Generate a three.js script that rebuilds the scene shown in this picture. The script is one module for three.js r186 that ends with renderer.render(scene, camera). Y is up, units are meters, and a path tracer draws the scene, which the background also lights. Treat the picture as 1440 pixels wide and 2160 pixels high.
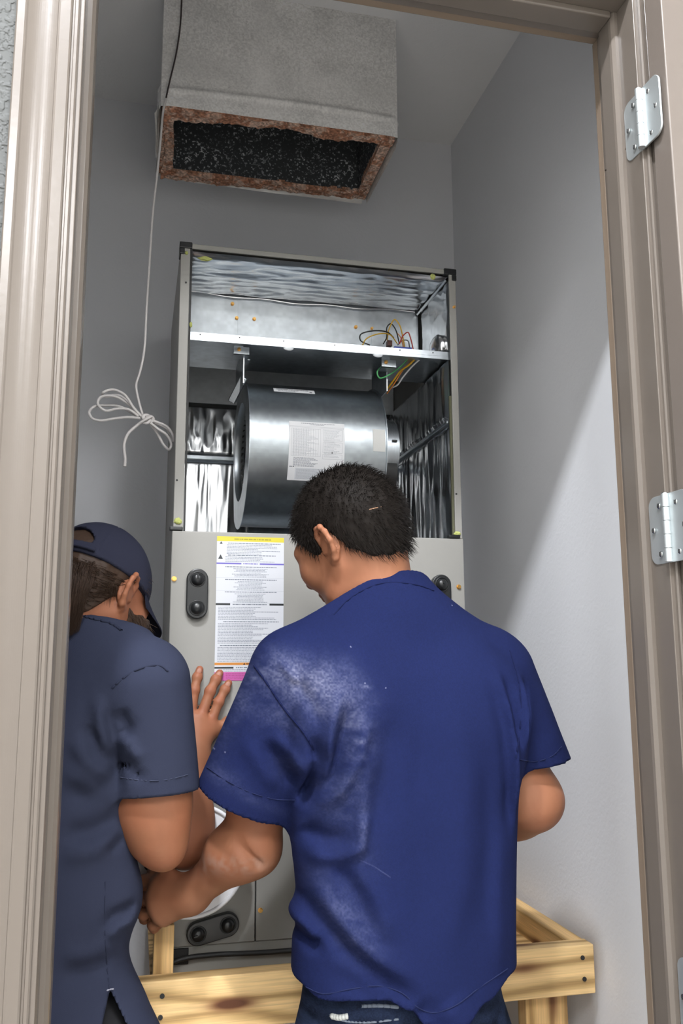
import * as THREE from 'three';
import { RoundedBoxGeometry } from 'three/addons/geometries/RoundedBoxGeometry.js';
import { mergeGeometries, mergeVertices } from 'three/addons/utils/BufferGeometryUtils.js';
import { RectAreaLightUniformsLib } from 'three/addons/lights/RectAreaLightUniformsLib.js';

// ---------------------------------------------------------------- camera, lights, exposure
RectAreaLightUniformsLib.init();
const scene = new THREE.Scene();
scene.background = new THREE.Color(0x000000);
const renderer = new THREE.WebGLRenderer({ antialias: true });
renderer.toneMapping = THREE.LinearToneMapping;
renderer.toneMappingExposure = 1.0;
renderer.shadowMap.enabled = true;
const FOCAL = 1840, YAW = 0.2298, PITCH = 0.1654, ROLL = -0.0038, EYE = 1.40;
const camera = new THREE.PerspectiveCamera(2 * Math.atan(1080 / FOCAL) * 180 / Math.PI, 1440 / 2160, 0.02, 50);
camera.position.set(0, EYE, 0);
camera.rotation.set(PITCH, -YAW, ROLL, 'YXZ');
camera.updateMatrixWorld();
scene.add(camera);

// hall ceiling lamps and added fill panels: x, depth, radiance
const CEIL = 2.975, HALL = 3.9;   // closet and hall ceilings
const LAMPS = [[-0.45, -0.28, 1080], [0.14, -0.28, 520]];   // recessed round lamps
const FILL_PANELS = [[-0.75, -2.6, 45], [1.15, -2.6, 45]];    // added fill lights, 0.6 x 1.2 m, near the far wall of the hall
const LAMP_R = 0.10;

// ---------------------------------------------------------------- helpers
let seed = 12345;
function rnd() { seed |= 0; seed = seed + 0x6D2B79F5 | 0; let t = Math.imul(seed ^ seed >>> 15, 1 | seed); t = t + Math.imul(t ^ t >>> 7, 61 | t) ^ t; return ((t ^ t >>> 14) >>> 0) / 4294967296; }
const V = (x, y, z) => new THREE.Vector3(x, y, z);
const clamp = (x, a, b) => x < a ? a : x > b ? b : x;
const mix = (a, b, t) => a + (b - a) * t;
const sst = (a, b, x) => { const t = clamp((x - a) / (b - a), 0, 1); return t * t * (3 - 2 * t); };
function h3(x, y, z) { let n = Math.imul(x, 374761393) + Math.imul(y, 668265263) + Math.imul(z, 2147483647 ^ 1274126177) | 0; n = Math.imul(n ^ n >>> 13, 1274126177); return ((n ^ n >>> 16) >>> 0) / 4294967296; }
function noise3(x, y, z) {
  const xi = Math.floor(x), yi = Math.floor(y), zi = Math.floor(z); let u = x - xi, v = y - yi, w = z - zi;
  u = u * u * (3 - 2 * u); v = v * v * (3 - 2 * v); w = w * w * (3 - 2 * w);
  const a = mix(mix(h3(xi, yi, zi), h3(xi + 1, yi, zi), u), mix(h3(xi, yi + 1, zi), h3(xi + 1, yi + 1, zi), u), v);
  const b = mix(mix(h3(xi, yi, zi + 1), h3(xi + 1, yi, zi + 1), u), mix(h3(xi, yi + 1, zi + 1), h3(xi + 1, yi + 1, zi + 1), u), v);
  return mix(a, b, w);
}
const fbm = (x, y, z, o = 4) => { let s = 0, a = 0.5, t = 0; for (let i = 0; i < o; i++) { s += a * noise3(x, y, z); t += a; a *= 0.5; x = x * 2.03 + 7.1; y = y * 2.03 + 3.7; z = z * 2.03 + 1.3; } return s / t; };
// a direction read from a photo pixel (1440 x 2160), carried to a given depth from the camera
const inv = new THREE.Matrix4().copy(camera.matrixWorld);
function P(px, py, D) {
  const d = V((px - 720) / FOCAL, -(py - 1080) / FOCAL, -1).transformDirection(inv);
  const t = D / -d.z; return V(d.x * t, EYE + d.y * t, -D);
}
const used = {};
function uniq(n) { if (!(n in used)) { used[n] = 0; return n; } used[n]++; return n + '_' + String(used[n]).padStart(3, '0'); }
function sh(o) { o.castShadow = true; o.receiveShadow = true; return o; }
function mesh(name, geo, m, parent) { const o = sh(new THREE.Mesh(geo, m)); o.name = name; parent.add(o); return o; }
function struct(name, geo, m) { const o = mesh(name, geo, m, scene); o.userData.kind = 'structure'; return o; }
function thing(name, label, category, pos = V(0, 0, 0), kind) {
  const g = new THREE.Group(); g.name = uniq(name); g.position.copy(pos); scene.add(g);
  if (kind) g.userData.kind = kind; else { g.userData.label = label; g.userData.category = category; }
  return g;
}
function grp(name, parent) { const g = new THREE.Group(); g.name = name; parent.add(g); return g; }
// box spanning x0..x1, y0..y1 and depths d0..d1 (depth = -z), uv in metres
function triUV(g, s = 1, swap = '') {
  g = g.index ? g.toNonIndexed() : g; const p = g.attributes.position, uv = new Float32Array(p.count * 2);
  const a = V(), b = V(), c = V(), n = V();
  for (let i = 0; i < p.count; i += 3) {
    a.fromBufferAttribute(p, i); b.fromBufferAttribute(p, i + 1); c.fromBufferAttribute(p, i + 2);
    n.copy(b).sub(a).cross(c.clone().sub(a)); const nx = Math.abs(n.x), ny = Math.abs(n.y), nz = Math.abs(n.z);
    [a, b, c].forEach((q, k) => {
      let u, v; if (nx >= ny && nx >= nz) { u = q.z; v = q.y; } else if (ny >= nz) { u = q.x; v = q.z; } else { u = q.x; v = q.y; }
      if (swap === 'z' && ny >= nz && ny > nx) { const t = u; u = v; v = t; }
      if (swap === 'y') { const t = u; u = v; v = t; }
      uv[(i + k) * 2] = u / s; uv[(i + k) * 2 + 1] = v / s;
    });
  }
  g.setAttribute('uv', new THREE.BufferAttribute(uv, 2)); return g;
}
function bx(x0, x1, y0, y1, d0, d1, r = 0, swap = '') {
  const w = Math.abs(x1 - x0), h = Math.abs(y1 - y0), d = Math.abs(d1 - d0);
  const g = r ? new RoundedBoxGeometry(w, h, d, 2, Math.min(r, w / 2.01, h / 2.01, d / 2.01)) : new THREE.BoxGeometry(w, h, d);
  g.translate((x0 + x1) / 2, (y0 + y1) / 2, -(d0 + d1) / 2); return triUV(g, 1, swap);
}
const merge = (a) => a.length === 1 ? a[0] : mergeGeometries(a.map((g) => { const q = g.index ? g.toNonIndexed() : g; for (const k of Object.keys(q.attributes)) if (!['position', 'normal', 'uv'].includes(k)) q.deleteAttribute(k); return q; }));
function tube(pts, r, seg = 60, rad = 8, closed = false) { return new THREE.TubeGeometry(new THREE.CatmullRomCurve3(pts, closed, 'centripetal'), seg, r, rad, closed); }
// extrude a closed 2D profile (x, depth) between two heights
function vprofile(pts, y0, y1) {
  const s = new THREE.Shape(pts.map(([x, d]) => new THREE.Vector2(x, d)));
  const g = new THREE.ExtrudeGeometry(s, { depth: y1 - y0, bevelEnabled: false, curveSegments: 4 });
  g.rotateX(-Math.PI / 2); g.translate(0, y0, 0); return triUV(g);
}
function disc(r, h, x, y, D, seg = 20, toward = true) { const g = new THREE.CylinderGeometry(r, r, h, seg); g.rotateX(Math.PI / 2); g.translate(x, y, -D); return g; }

// ---------------------------------------------------------------- textures
function dataTex(w, h, fn, srgb = true, rep = [1, 1]) {
  const d = new Uint8Array(w * h * 4); const o = [0, 0, 0];
  for (let j = 0; j < h; j++) for (let i = 0; i < w; i++) { fn(i / w, j / h, o, i, j); const k = (j * w + i) * 4; d[k] = clamp(o[0], 0, 255); d[k + 1] = clamp(o[1], 0, 255); d[k + 2] = clamp(o[2], 0, 255); d[k + 3] = 255; }
  const t = new THREE.DataTexture(d, w, h); t.wrapS = t.wrapT = THREE.RepeatWrapping; t.magFilter = THREE.LinearFilter; t.minFilter = THREE.LinearMipmapLinearFilter; t.generateMipmaps = true;
  if (srgb) t.colorSpace = THREE.SRGBColorSpace; t.repeat.set(rep[0], rep[1]); t.needsUpdate = true; return t;
}
// noise that wraps over the unit square
function tnoise(u, v, f, z = 0) { const a = (x, y) => noise3(x * f, y * f, z); const s = sst(0.8, 1, u), q = sst(0.8, 1, v); return mix(mix(a(u, v), a(u - 1, v), s), mix(a(u, v - 1), a(u - 1, v - 1), s), q); }
const T = {};
T.peel = dataTex(256, 256, (u, v, o) => { const n = 0.6 * tnoise(u, v, 40) + 0.4 * tnoise(u, v, 90, 3); o[0] = o[1] = o[2] = n * 255; }, false, [4, 4]);
T.rough = dataTex(256, 256, (u, v, o) => { const n = sst(0.35, 0.75, 0.7 * tnoise(u, v, 26) + 0.3 * tnoise(u, v, 60, 3)); o[0] = o[1] = o[2] = n * 255; }, false, [7, 7]);
T.knit = dataTex(128, 128, (u, v, o, i, j) => { const n = 0.5 + 0.25 * Math.sin(i * Math.PI / 2) * Math.sin(j * Math.PI / 4) + 0.35 * (rnd() - 0.5); o[0] = o[1] = o[2] = n * 255; }, false, [22, 22]);
T.galv = dataTex(512, 512, (u, v, o) => { const n = tnoise(u, v, 40, 1) * 0.5 + tnoise(u, v, 12, 2) * 0.5; const s = 205 + 30 * (n - 0.5); o[0] = s - 3; o[1] = s; o[2] = s + 4; }, true, [3, 3]);
T.zinc = dataTex(256, 256, (u, v, o) => { const n = tnoise(u, v, 40, 1) * 0.5 + tnoise(u, v, 12, 2) * 0.5; const s = 226 + 22 * (n - 0.5); o[0] = s - 3; o[1] = s; o[2] = s + 4; }, true, [3, 3]);
T.brush = dataTex(256, 256, (u, v, o) => { const n = tnoise(u, v, 160, 1) * 0.4 + noise3(0, Math.floor(v * 256) * 0.9, 5) * 0.6; o[0] = o[1] = o[2] = n * 255; }, false, [3, 3]);
function woodTex(z, tone) {
  return dataTex(1024, 256, (u, v, o) => {
    // u runs along 1 m of board, v across 0.25 m
    let kx = 0, ring = 0; const knots = [[0.185, 0.20, 0.95], [0.74, 0.26, 0.5]];
    let vv = v * 0.25; for (const [a, b, s] of knots) { const dx = (u - a) * 5.2, dy = (v - b) * 5; const r = Math.sqrt(dx * dx + dy * dy); kx += s * Math.exp(-r * r * 26); vv += 0.02 * s * Math.exp(-r * r * 3) * Math.sign(dy) * Math.min(1, Math.abs(dy) * 3); }
    const w = vv * 48 + 0.9 * tnoise(u, v, 2.2, z) * 2 + 0.25 * tnoise(u, v, 7, z + 3);
    ring = Math.pow(0.5 + 0.5 * Math.sin(w * 6.283 * 0.55), 3);
    const f = noise3(u * 12, v * 180, z) * 0.5 + noise3(u * 30, v * 330, z + 9) * 0.5;
    let r = tone[0], g = tone[1], b = tone[2]; const k = 1 - 0.27 * ring - 0.22 * (f - 0.5) + 0.08 * (tnoise(u, v, 5, z + 20) - 0.5);
    r *= k; g *= k * (1 - 0.05 * ring); b *= k * (1 - 0.14 * ring);
    const q = clamp(kx * 1.5, 0, 1); o[0] = mix(r, 92, q); o[1] = mix(g, 52, q); o[2] = mix(b, 28, q);
  }, true, [1, 4]);
}
T.woodA = woodTex(1.3, [240, 204, 146]); T.woodB = woodTex(8.7, [234, 194, 134]);
T.duct = dataTex(512, 512, (u, v, o) => { const n = tnoise(u, v, 150, 1), m = tnoise(u, v, 9, 4), c = tnoise(u, v, 60, 7); const s = 238 + 34 * (n - 0.5) + 26 * (m - 0.5) - (c > 0.84 ? 12 : 0); o[0] = s; o[1] = s - 1; o[2] = s - 4; }, true, [2.2, 2.2]);
T.ductin = dataTex(512, 512, (u, v, o) => { const n = tnoise(u, v, 90, 1) * 0.6 + tnoise(u, v, 190, 2) * 0.4, m = tnoise(u, v, 14, 4); const k = sst(0.56, 0.78, n) * (0.4 + 0.8 * m); const s = 58 + 140 * k; o[0] = s; o[1] = s + 3; o[2] = s + 5; }, true, [2.5, 2.5]);
T.fibre = dataTex(256, 256, (u, v, o) => { const n = tnoise(u, v, 70, 1), m = 0.5 * tnoise(u, v, 9, 4) + 0.3 * tnoise(u, v, 23, 6) + 0.2 * tnoise(u, v, 50, 9), k = sst(0.5, 0.66, m); const s = 0.72 + 0.5 * (n - 0.3); o[0] = mix(244, 206, k) * s; o[1] = mix(208, 148, k) * s; o[2] = mix(186, 118, k) * s; }, true, [4, 4]);
T.denim = dataTex(256, 256, (u, v, o, i, j) => { const tw = ((i + j) % 4) < 2 ? 1 : 0; const n = tnoise(u, v, 50, 1), m = tnoise(u, v, 5, 4); const s = 0.75 + 0.25 * tw + 0.3 * (n - 0.5) + 0.5 * (m - 0.5); o[0] = 34 * s; o[1] = 42 * s; o[2] = 62 * s; }, true, [4, 4]);
T.floor = dataTex(256, 256, (u, v, o) => { const n = tnoise(u, v, 60, 1), m = tnoise(u, v, 6, 4); const s = 178 + 26 * (n - 0.5) + 30 * (m - 0.5); o[0] = s; o[1] = s - 5; o[2] = s - 12; }, true, [1, 1]);
function canvasTex(w, h, draw) { const c = document.createElement('canvas'); c.width = w; c.height = h; const x = c.getContext('2d'); draw(x, w, h); const t = new THREE.CanvasTexture(c); t.colorSpace = THREE.SRGBColorSpace; t.magFilter = THREE.LinearFilter; return t; }
// rows of print too small to read: broken grey strokes
function greek(x, x0, x1, y, hgt, col, fill = 1) { x.fillStyle = col; let p = x0; const end = mix(x0, x1, fill); while (p < end) { const w = hgt * (0.8 + rnd() * 3.6); x.fillRect(p, y, Math.min(w, end - p), hgt); p += w + hgt * 0.6; } }
T.warn = canvasTex(548, 1160, (x, w, h) => {
  x.fillStyle = '#f1f3f8'; x.fillRect(0, 0, w, h);
  x.fillStyle = '#f0e03c'; x.fillRect(0, 0, w, 40); greek(x, 140, 440, 16, 9, '#a89a2c');
  const para = (x0, x1, y, n, step = 12, col = '#9aa0ab', centre = false) => { for (let i = 0; i < n; i++) { const f = 0.55 + rnd() * 0.45; const c0 = centre ? mix(x0, x1, (1 - f) / 2) : x0; greek(x, c0, centre ? c0 + (x1 - x0) * f : x1, y + i * step, 5, col, centre ? 1 : f); } };
  greek(x, 90, 520, 52, 6, '#7d8796'); para(80, 520, 66, 7);
  x.fillStyle = '#2b2f33'; x.beginPath(); x.moveTo(22, 62); x.lineTo(46, 62); x.lineTo(34, 42); x.fill();
  x.beginPath(); x.moveTo(12, 186); x.lineTo(50, 186); x.lineTo(31, 148); x.fill();
  greek(x, 90, 480, 150, 7, '#808894'); para(70, 500, 166, 4);
  x.fillStyle = '#7a6ed0'; x.fillRect(0, 216, w, 12); x.fillStyle = '#f1f3f8'; x.fillRect(200, 214, 150, 16); greek(x, 215, 335, 218, 8, '#7a6ed0');
  for (const y of [246, 350, 450]) { greek(x, 70, 490, y, 6, '#78808c'); para(120, 430, y + 16, 7, 11, '#a3a9b3', true); x.fillStyle = '#d2d6de'; x.fillRect(0, y + 92, w, 2); }
  x.fillStyle = '#23282a'; x.fillRect(0, 545, 115, 16); x.fillRect(w - 115, 545, 115, 16); greek(x, 135, 410, 550, 7, '#78808c');
  para(20, 520, 575, 9, 12); greek(x, 60, 510, 690, 6, '#78808c'); para(20, 520, 706, 14, 12); greek(x, 40, 520, 880, 6, '#707884'); para(20, 520, 896, 10, 12);
  x.fillStyle = '#f0a04a'; x.fillRect(0, 1018, w, 20); x.fillStyle = '#3a2a1a'; x.font = 'bold 17px sans-serif'; x.fillText('WARNING', 250, 1034);
  x.beginPath(); x.moveTo(226, 1035); x.lineTo(244, 1035); x.lineTo(235, 1021); x.fill();
  x.fillStyle = '#23282a'; x.fillRect(0, 1052, 150, 13); greek(x, 170, 500, 1054, 8, '#78808c'); para(40, 520, 1072, 2, 11);
  x.fillStyle = '#e06cb8'; x.fillRect(0, 1092, w, 68); para(90, 430, 1104, 4, 13, '#b64c92');
});
T.chart = canvasTex(460, 520, (x, w, h) => {
  x.fillStyle = '#dcdde0'; x.fillRect(0, 0, w, h); x.strokeStyle = '#a5a7ad'; x.lineWidth = 2;
  greek(x, 100, 380, 12, 6, '#8d9097'); greek(x, 170, 290, 24, 5, '#8d9097'); x.strokeRect(8, 44, 444, 10);
  x.strokeRect(20, 66, 240, 240); for (let i = 1; i < 12; i++) { x.beginPath(); x.moveTo(20 + i * 20, 66); x.lineTo(20 + i * 20, 306); x.stroke(); }
  x.strokeRect(280, 66, 160, 100); x.strokeRect(280, 180, 160, 90); x.strokeRect(280, 284, 160, 40);
  for (let i = 0; i < 24; i++) { greek(x, 30, 250, 74 + i * 9.5, 4, '#b2b4ba', 0.5 + rnd() * 0.5); greek(x, 290, 430, 74 + i * 10, 4, '#b2b4ba', 0.5 + rnd() * 0.5); }
  for (let i = 0; i < 9; i++) greek(x, 40, 250, 320 + i * 9, 5, '#8b8e96', 0.6 + rnd() * 0.4);
  x.fillStyle = '#c9ccd2'; x.fillRect(60, 410, 390, 100); for (let i = 0; i < 9; i++) greek(x, 70, 440, 418 + i * 10, 4, '#a2a5ac', 0.5 + rnd() * 0.5);
  greek(x, 10, 50, 396, 7, '#70737a'); x.fillStyle = '#4a4c50'; x.fillRect(352, 262, 9, 14);
});
T.serial = canvasTex(400, 100, (x, w, h) => { x.fillStyle = '#e2e3e6'; x.fillRect(0, 0, w, h); x.fillStyle = '#5f6166'; for (let p = 30; p < 340;) { const a = 2 + rnd() * 5; x.fillRect(p, 16, a, 26); p += a + 2 + rnd() * 4; } greek(x, 40, 240, 56, 9, '#8d9097'); greek(x, 40, 210, 72, 8, '#8d9097'); x.fillStyle = '#45474b'; x.fillRect(348, 58, 26, 24); });

// ---------------------------------------------------------------- materials
const lin = (r, g, b) => new THREE.Color().setRGB(r, g, b);
const std = (o) => new THREE.MeshStandardMaterial(o);
const cloth = (o) => new THREE.MeshPhysicalMaterial({ roughness: 0.95, specularIntensity: 0.12, ...o });
const M = {
  wall: std({ color: lin(0.83, 0.84, 0.87), roughness: 0.85, bumpMap: T.peel, bumpScale: 0.0003 }),
  hallwall: std({ color: lin(0.7, 0.7, 0.68), roughness: 0.85, bumpMap: T.rough, bumpScale: 0.0016 }),
  frontwall: std({ color: lin(0.105, 0.108, 0.105), roughness: 0.8, bumpMap: T.rough, bumpScale: 0.0016 }),
  ceiling: std({ color: lin(0.86, 0.86, 0.86), roughness: 0.9, bumpMap: T.peel, bumpScale: 0.0006 }),
  floor: std({ color: 0xffffff, map: T.floor, roughness: 0.5 }),
  trim: std({ color: lin(0.150, 0.127, 0.108), roughness: 0.26, bumpMap: T.peel, bumpScale: 0.00008 }),
  rawtrim: std({ color: lin(0.22, 0.165, 0.12), roughness: 0.6 }),
  door: std({ color: lin(0.170, 0.143, 0.124), roughness: 0.34, bumpMap: T.peel, bumpScale: 0.0001 }),
  hinge: std({ color: lin(0.62, 0.66, 0.67), metalness: 0.85, roughness: 0.5 }),
  screw: std({ color: lin(0.6, 0.62, 0.62), metalness: 1, roughness: 0.25 }),
  dark: std({ color: lin(0.02, 0.02, 0.02), roughness: 0.6 }),
  brass: std({ color: lin(0.72, 0.42, 0.13), metalness: 1, roughness: 0.35 }),
  cabinet: std({ color: lin(0.275, 0.268, 0.248), roughness: 0.42, bumpMap: T.peel, bumpScale: 0.00006 }),
  galv: std({ color: lin(0.86, 0.9, 0.92), map: T.galv, metalness: 1, roughness: 0.36, bumpMap: T.brush, bumpScale: 0.00005 }),
  galvmatt: std({ color: lin(0.97, 0.99, 1.0), map: T.zinc, metalness: 0.15, roughness: 0.5 }),
  foil: std({ color: lin(0.72, 0.73, 0.75), metalness: 1, roughness: 0.22, side: THREE.DoubleSide }),
  black: std({ color: lin(0.012, 0.013, 0.014), roughness: 0.32 }),
  rubber: std({ color: lin(0.014, 0.014, 0.014), roughness: 0.6 }),
  foam: std({ color: lin(0.42, 0.45, 0.14), roughness: 0.9 }),
  white: std({ color: lin(0.8, 0.8, 0.82), roughness: 0.4 }),
  duct: std({ color: 0xffffff, map: T.duct, roughness: 0.5 }),
  ductin: std({ color: 0xffffff, map: T.ductin, roughness: 0.95 }),
  fibre: std({ color: 0xffffff, map: T.fibre, roughness: 1 }),
  woodA: std({ color: 0xffffff, map: T.woodA, roughness: 0.62 }),
  woodB: std({ color: 0xffffff, map: T.woodB, roughness: 0.62 }),
  twine: std({ color: lin(0.06, 0.045, 0.045), roughness: 0.9 }),
  rope: std({ color: lin(0.72, 0.69, 0.68), roughness: 0.9 }),
  warn: std({ color: lin(0.62, 0.62, 0.63), map: T.warn, roughness: 0.4 }), chart: std({ map: T.chart, roughness: 0.5 }), serial: std({ map: T.serial, roughness: 0.5 }),
  paper: std({ color: lin(0.62, 0.62, 0.6), roughness: 0.6 }),
  lampglow: std({ color: 0xffffff, emissive: 0xffffff, emissiveIntensity: 9, roughness: 0.5 }),
  lampring: std({ color: lin(0.8, 0.8, 0.8), roughness: 0.5 }),
  denim: cloth({ color: 0xffffff, map: T.denim, roughness: 0.95 }),
  trousers: cloth({ color: lin(0.018, 0.018, 0.02), roughness: 0.95 }),
  shoe: std({ color: lin(0.05, 0.035, 0.025), roughness: 0.6 }),
  thread: cloth({ color: lin(0.016, 0.021, 0.062), roughness: 0.95 }),
};
const wire = (r, g, b) => std({ color: lin(r, g, b), roughness: 0.45 });

// ---------------------------------------------------------------- the setting
const XR = 0.905, XL = -0.46, DB = 2.352, DF0 = 1.100, DF1 = 1.205;   // closet walls, wall with the door
const JL = -0.095, JR = 0.735, HEAD = 2.445;                           // door opening between the jambs
struct('floor', bx(-2.2, 2.6, -0.12, 0, -3.4, 2.6, 0, 'y'), M.floor);
struct('ceiling', bx(XL - 0.12, XR + 0.12, CEIL, CEIL + 0.12, DF1, DB + 0.12), M.ceiling);
struct('ceiling_hall', bx(-2.2, 2.6, HALL, HALL + 0.12, -3.4, DF1), M.ceiling);
struct('wall_back', bx(XL - 0.12, XR + 0.12, 0, CEIL, DB, DB + 0.12), M.wall);
struct('wall_right', bx(XR, XR + 0.12, 0, CEIL, DF1, DB), M.wall);
struct('wall_left', bx(XL - 0.12, XL, 0, CEIL, DF1, DB), M.wall);
const wallWithDoor = (d0, d1, top) => merge([bx(-2.2, JL - 0.02, 0, top, d0, d1), bx(JR + 0.02, 2.6, 0, top, d0, d1), bx(JL - 0.02, JR + 0.02, HEAD + 0.02, top, d0, d1)]);
struct('wall_hall_front', wallWithDoor(DF0, 1.152, HALL), M.frontwall);
struct('wall_front', wallWithDoor(1.1525, DF1, HALL), M.wall);
struct('wall_hall_left', bx(-2.2, -2.08, 0, HALL, -3.4, DF0), M.hallwall);
struct('wall_hall_right', bx(2.48, 2.6, 0, HALL, -3.4, DF0), M.hallwall);
struct('wall_hall_back', bx(-2.08, 2.48, 0, HALL, -3.4, -3.28), M.hallwall);
struct('baseboard_back', bx(XL, XR, 0, 0.09, DB - 0.012, DB, 0.003), M.trim);

// door frame: jambs, stops and casings
{
  const frame = thing('trim_1', '', '', V(0, 0, 0), 'structure');
  const d0 = 1.097, d1 = 1.207;
  // left jamb with its stop
  mesh('jamb', bx(JL - 0.02, JL, 0, HEAD, d0, d1, 0.0015), M.trim, frame);
  mesh('door_stop', vprofile([[JL - 0.001, 1.142], [JL + 0.006, 1.142], [JL + 0.0105, 1.147], [JL + 0.0115, 1.152], [JL + 0.0115, 1.182], [JL - 0.001, 1.182]], 0, HEAD - 0.001), M.trim, frame);
  // right jamb (two lengths that meet at a joint) with its stop
  const jointY = P(1296, 352, 1.19).y;
  mesh('jamb', bx(JR, JR + 0.02, 0, jointY - 0.0006, d0, d1, 0.0015), M.trim, frame);
  mesh('jamb', bx(JR - 0.0006, JR + 0.02, jointY + 0.0006, HEAD, d0, d1, 0.0015), M.trim, frame);
  mesh('door_stop', vprofile([[JR + 0.001, 1.142], [JR - 0.006, 1.142], [JR - 0.0105, 1.147], [JR - 0.0115, 1.152], [JR - 0.0115, 1.182], [JR + 0.001, 1.182]], 0, HEAD - 0.001), M.trim, frame);
  // head jamb and stop
  mesh('head_jamb', bx(JL - 0.02, JR + 0.02, HEAD, HEAD + 0.02, d0, d1, 0.0015), M.trim, frame);
  mesh('door_stop', bx(JL + 0.011, JR - 0.011, HEAD - 0.0115, HEAD + 0.001, 1.142, 1.182, 0.003), M.trim, frame);
  // moulded casing on the hall side: profile from the inner edge outward, w = distance from the opening, t = thickness
  const prof = [[0, 0], [0, 0.0075], [0.002, 0.0095], [0.0055, 0.0095], [0.0065, 0.0075], [0.0085, 0.0075], [0.0095, 0.011], [0.0115, 0.0125], [0.024, 0.0130], [0.0265, 0.0125], [0.0275, 0.0105]];
  for (let i = 1; i <= 14; i++) { const t = i / 14; prof.push([0.0275 + 0.036 * t, 0.0105 - 0.0025 * Math.sin(t * Math.PI) + 0.0052 * t * t]); }
  prof.push([0.0655, 0.0175], [0.0675, 0.0185], [0.0765, 0.0185], [0.0785, 0.0165], [0.0785, 0]);
  const rev = 0.006;
  const cas = (sx, x) => vprofile(prof.map(([w, t]) => [x + sx * w, DF0 - t]), 0, HEAD + rev);
  mesh('casing', cas(-1, JL - rev), M.trim, frame);
  mesh('casing', cas(1, JR + rev), M.trim, frame);
  const hc = vprofile(prof.map(([w, t]) => [w, -t]), 0, JR - JL + 2 * (rev + 0.0785)); hc.rotateZ(Math.PI / 2); hc.rotateX(0); // lies along x
  hc.translate(JR + rev + 0.0785, HEAD + rev, -DF0); hc.computeVertexNormals(); mesh('head_casing', triUV(hc), M.trim, frame);
  // plain closet-side casing
  for (const [x0, x1] of [[JL - 0.08, JL - 0.002], [JR + 0.0005, JR + 0.08]]) mesh('inner_casing', bx(x0, x1, 0, HEAD + 0.002, 1.2075, 1.2255, 0.003), M.rawtrim, frame);
  mesh('inner_casing', bx(JL - 0.08, JR + 0.08, HEAD + 0.003, HEAD + 0.08, 1.2075, 1.2255, 0.003), M.rawtrim, frame);
}
// the door, folded right back against the hall wall, with its hinges
{
  const door = thing('door_1', '', '', V(JR + 0.007, 0.01, -1.078), 'structure');
  const leaf = bx(0, 0.80, 0, 2.43, -0.042, 0.0, 0.0025); mesh('door_leaf', leaf, M.door, door);
  door.rotation.y = 0.02;
  const hz = [2.2705 - 0.051, 1.632 - 0.051, 1.0 - 0.051, 0.37];
  const leafShape = (w, h, r) => { const s = new THREE.Shape(); s.moveTo(0, -h / 2); s.lineTo(w - r, -h / 2); s.absarc(w - r, -h / 2 + r, r, -Math.PI / 2, 0); s.lineTo(w, h / 2 - r); s.absarc(w - r, h / 2 - r, r, 0, Math.PI / 2); s.lineTo(0, h / 2); return new THREE.ExtrudeGeometry(s, { depth: 0.0024, bevelEnabled: true, bevelSize: 0.0003, bevelThickness: 0.0003, bevelSegments: 1, curveSegments: 8 }); };
  const H = 0.0985, bxp = -0.0105, bz = -0.013;    // barrel position in the door's frame
  for (const y of hz) {
    const hg = grp('hinge', door); hg.position.set(bxp, y - 0.01, bz);
    const mk = (sign) => { const g = leafShape(0.045, H, 0.015); g.rotateY(sign > 0 ? -Math.PI / 2 : Math.PI / 2); g.translate(sign > 0 ? 0.0055 : 0.003, 0, sign * 0.001); return g; };
    mesh('hinge_leaf', mk(1), M.hinge, hg); mesh('hinge_leaf', mk(-1), M.hinge, hg);
    for (let k = 0; k < 5; k++) { const c = new THREE.CylinderGeometry(0.0054, 0.0054, H / 5 - 0.0007, 18); c.translate(-0.001, -H / 2 + (k + 0.5) * H / 5, 0); mesh('knuckle', c, M.hinge, hg); }
    const pin = new THREE.SphereGeometry(0.0052, 14, 8); pin.scale(1, 0.45, 1); pin.translate(-0.001, H / 2, 0); mesh('pin', pin, M.screw, hg);
    for (const s of [-1, 1]) for (const [dz, dy] of [[0.018, 0.034], [0.034, 0.0], [0.020, -0.036]]) {
      const g = new THREE.SphereGeometry(0.0042, 14, 8); g.scale(0.42, 1, 1); g.translate(s > 0 ? 0.0029 : 0.0004, dy, s * dz);
      const sl = bx(s > 0 ? 0.0006 : -0.0019, s > 0 ? 0.0014 : -0.0011, dy - 0.0032, dy + 0.0032, -s * dz - 0.0005, -s * dz + 0.0005);
      mesh('screw', g, M.screw, hg); mesh('screw_slot', sl, M.dark, hg);
    }
  }
}
// lamps in the hall ceiling, then the added fill panels
LAMPS.forEach(([x, D, L], i) => {
  const g = thing('ceiling_light', ['round recessed ceiling light over the latch side of the doorway', 'round recessed ceiling light opposite the middle of the doorway'][i], 'ceiling light', V(x, HALL, -D));
  g.userData.group = 'round recessed hall lights';
  const ring = new THREE.TorusGeometry(LAMP_R + 0.012, 0.011, 10, 40); ring.rotateX(Math.PI / 2); ring.scale(1, 0.6, 1); ring.translate(0, -0.003, 0); mesh('trim_ring', ring, M.lampring, g);
  const d = new THREE.CylinderGeometry(LAMP_R, LAMP_R, 0.004, 40); d.translate(0, -0.003, 0); mesh('diffuser', d, M.lampglow, g);
  const s = LAMP_R * Math.sqrt(Math.PI); const l = new THREE.RectAreaLight(new THREE.Color(0.955, 0.98, 1.03), L, s, s); l.position.set(0, -0.012, 0); l.rotation.x = -Math.PI / 2; l.name = 'lamp_light'; g.add(l);
});
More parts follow.
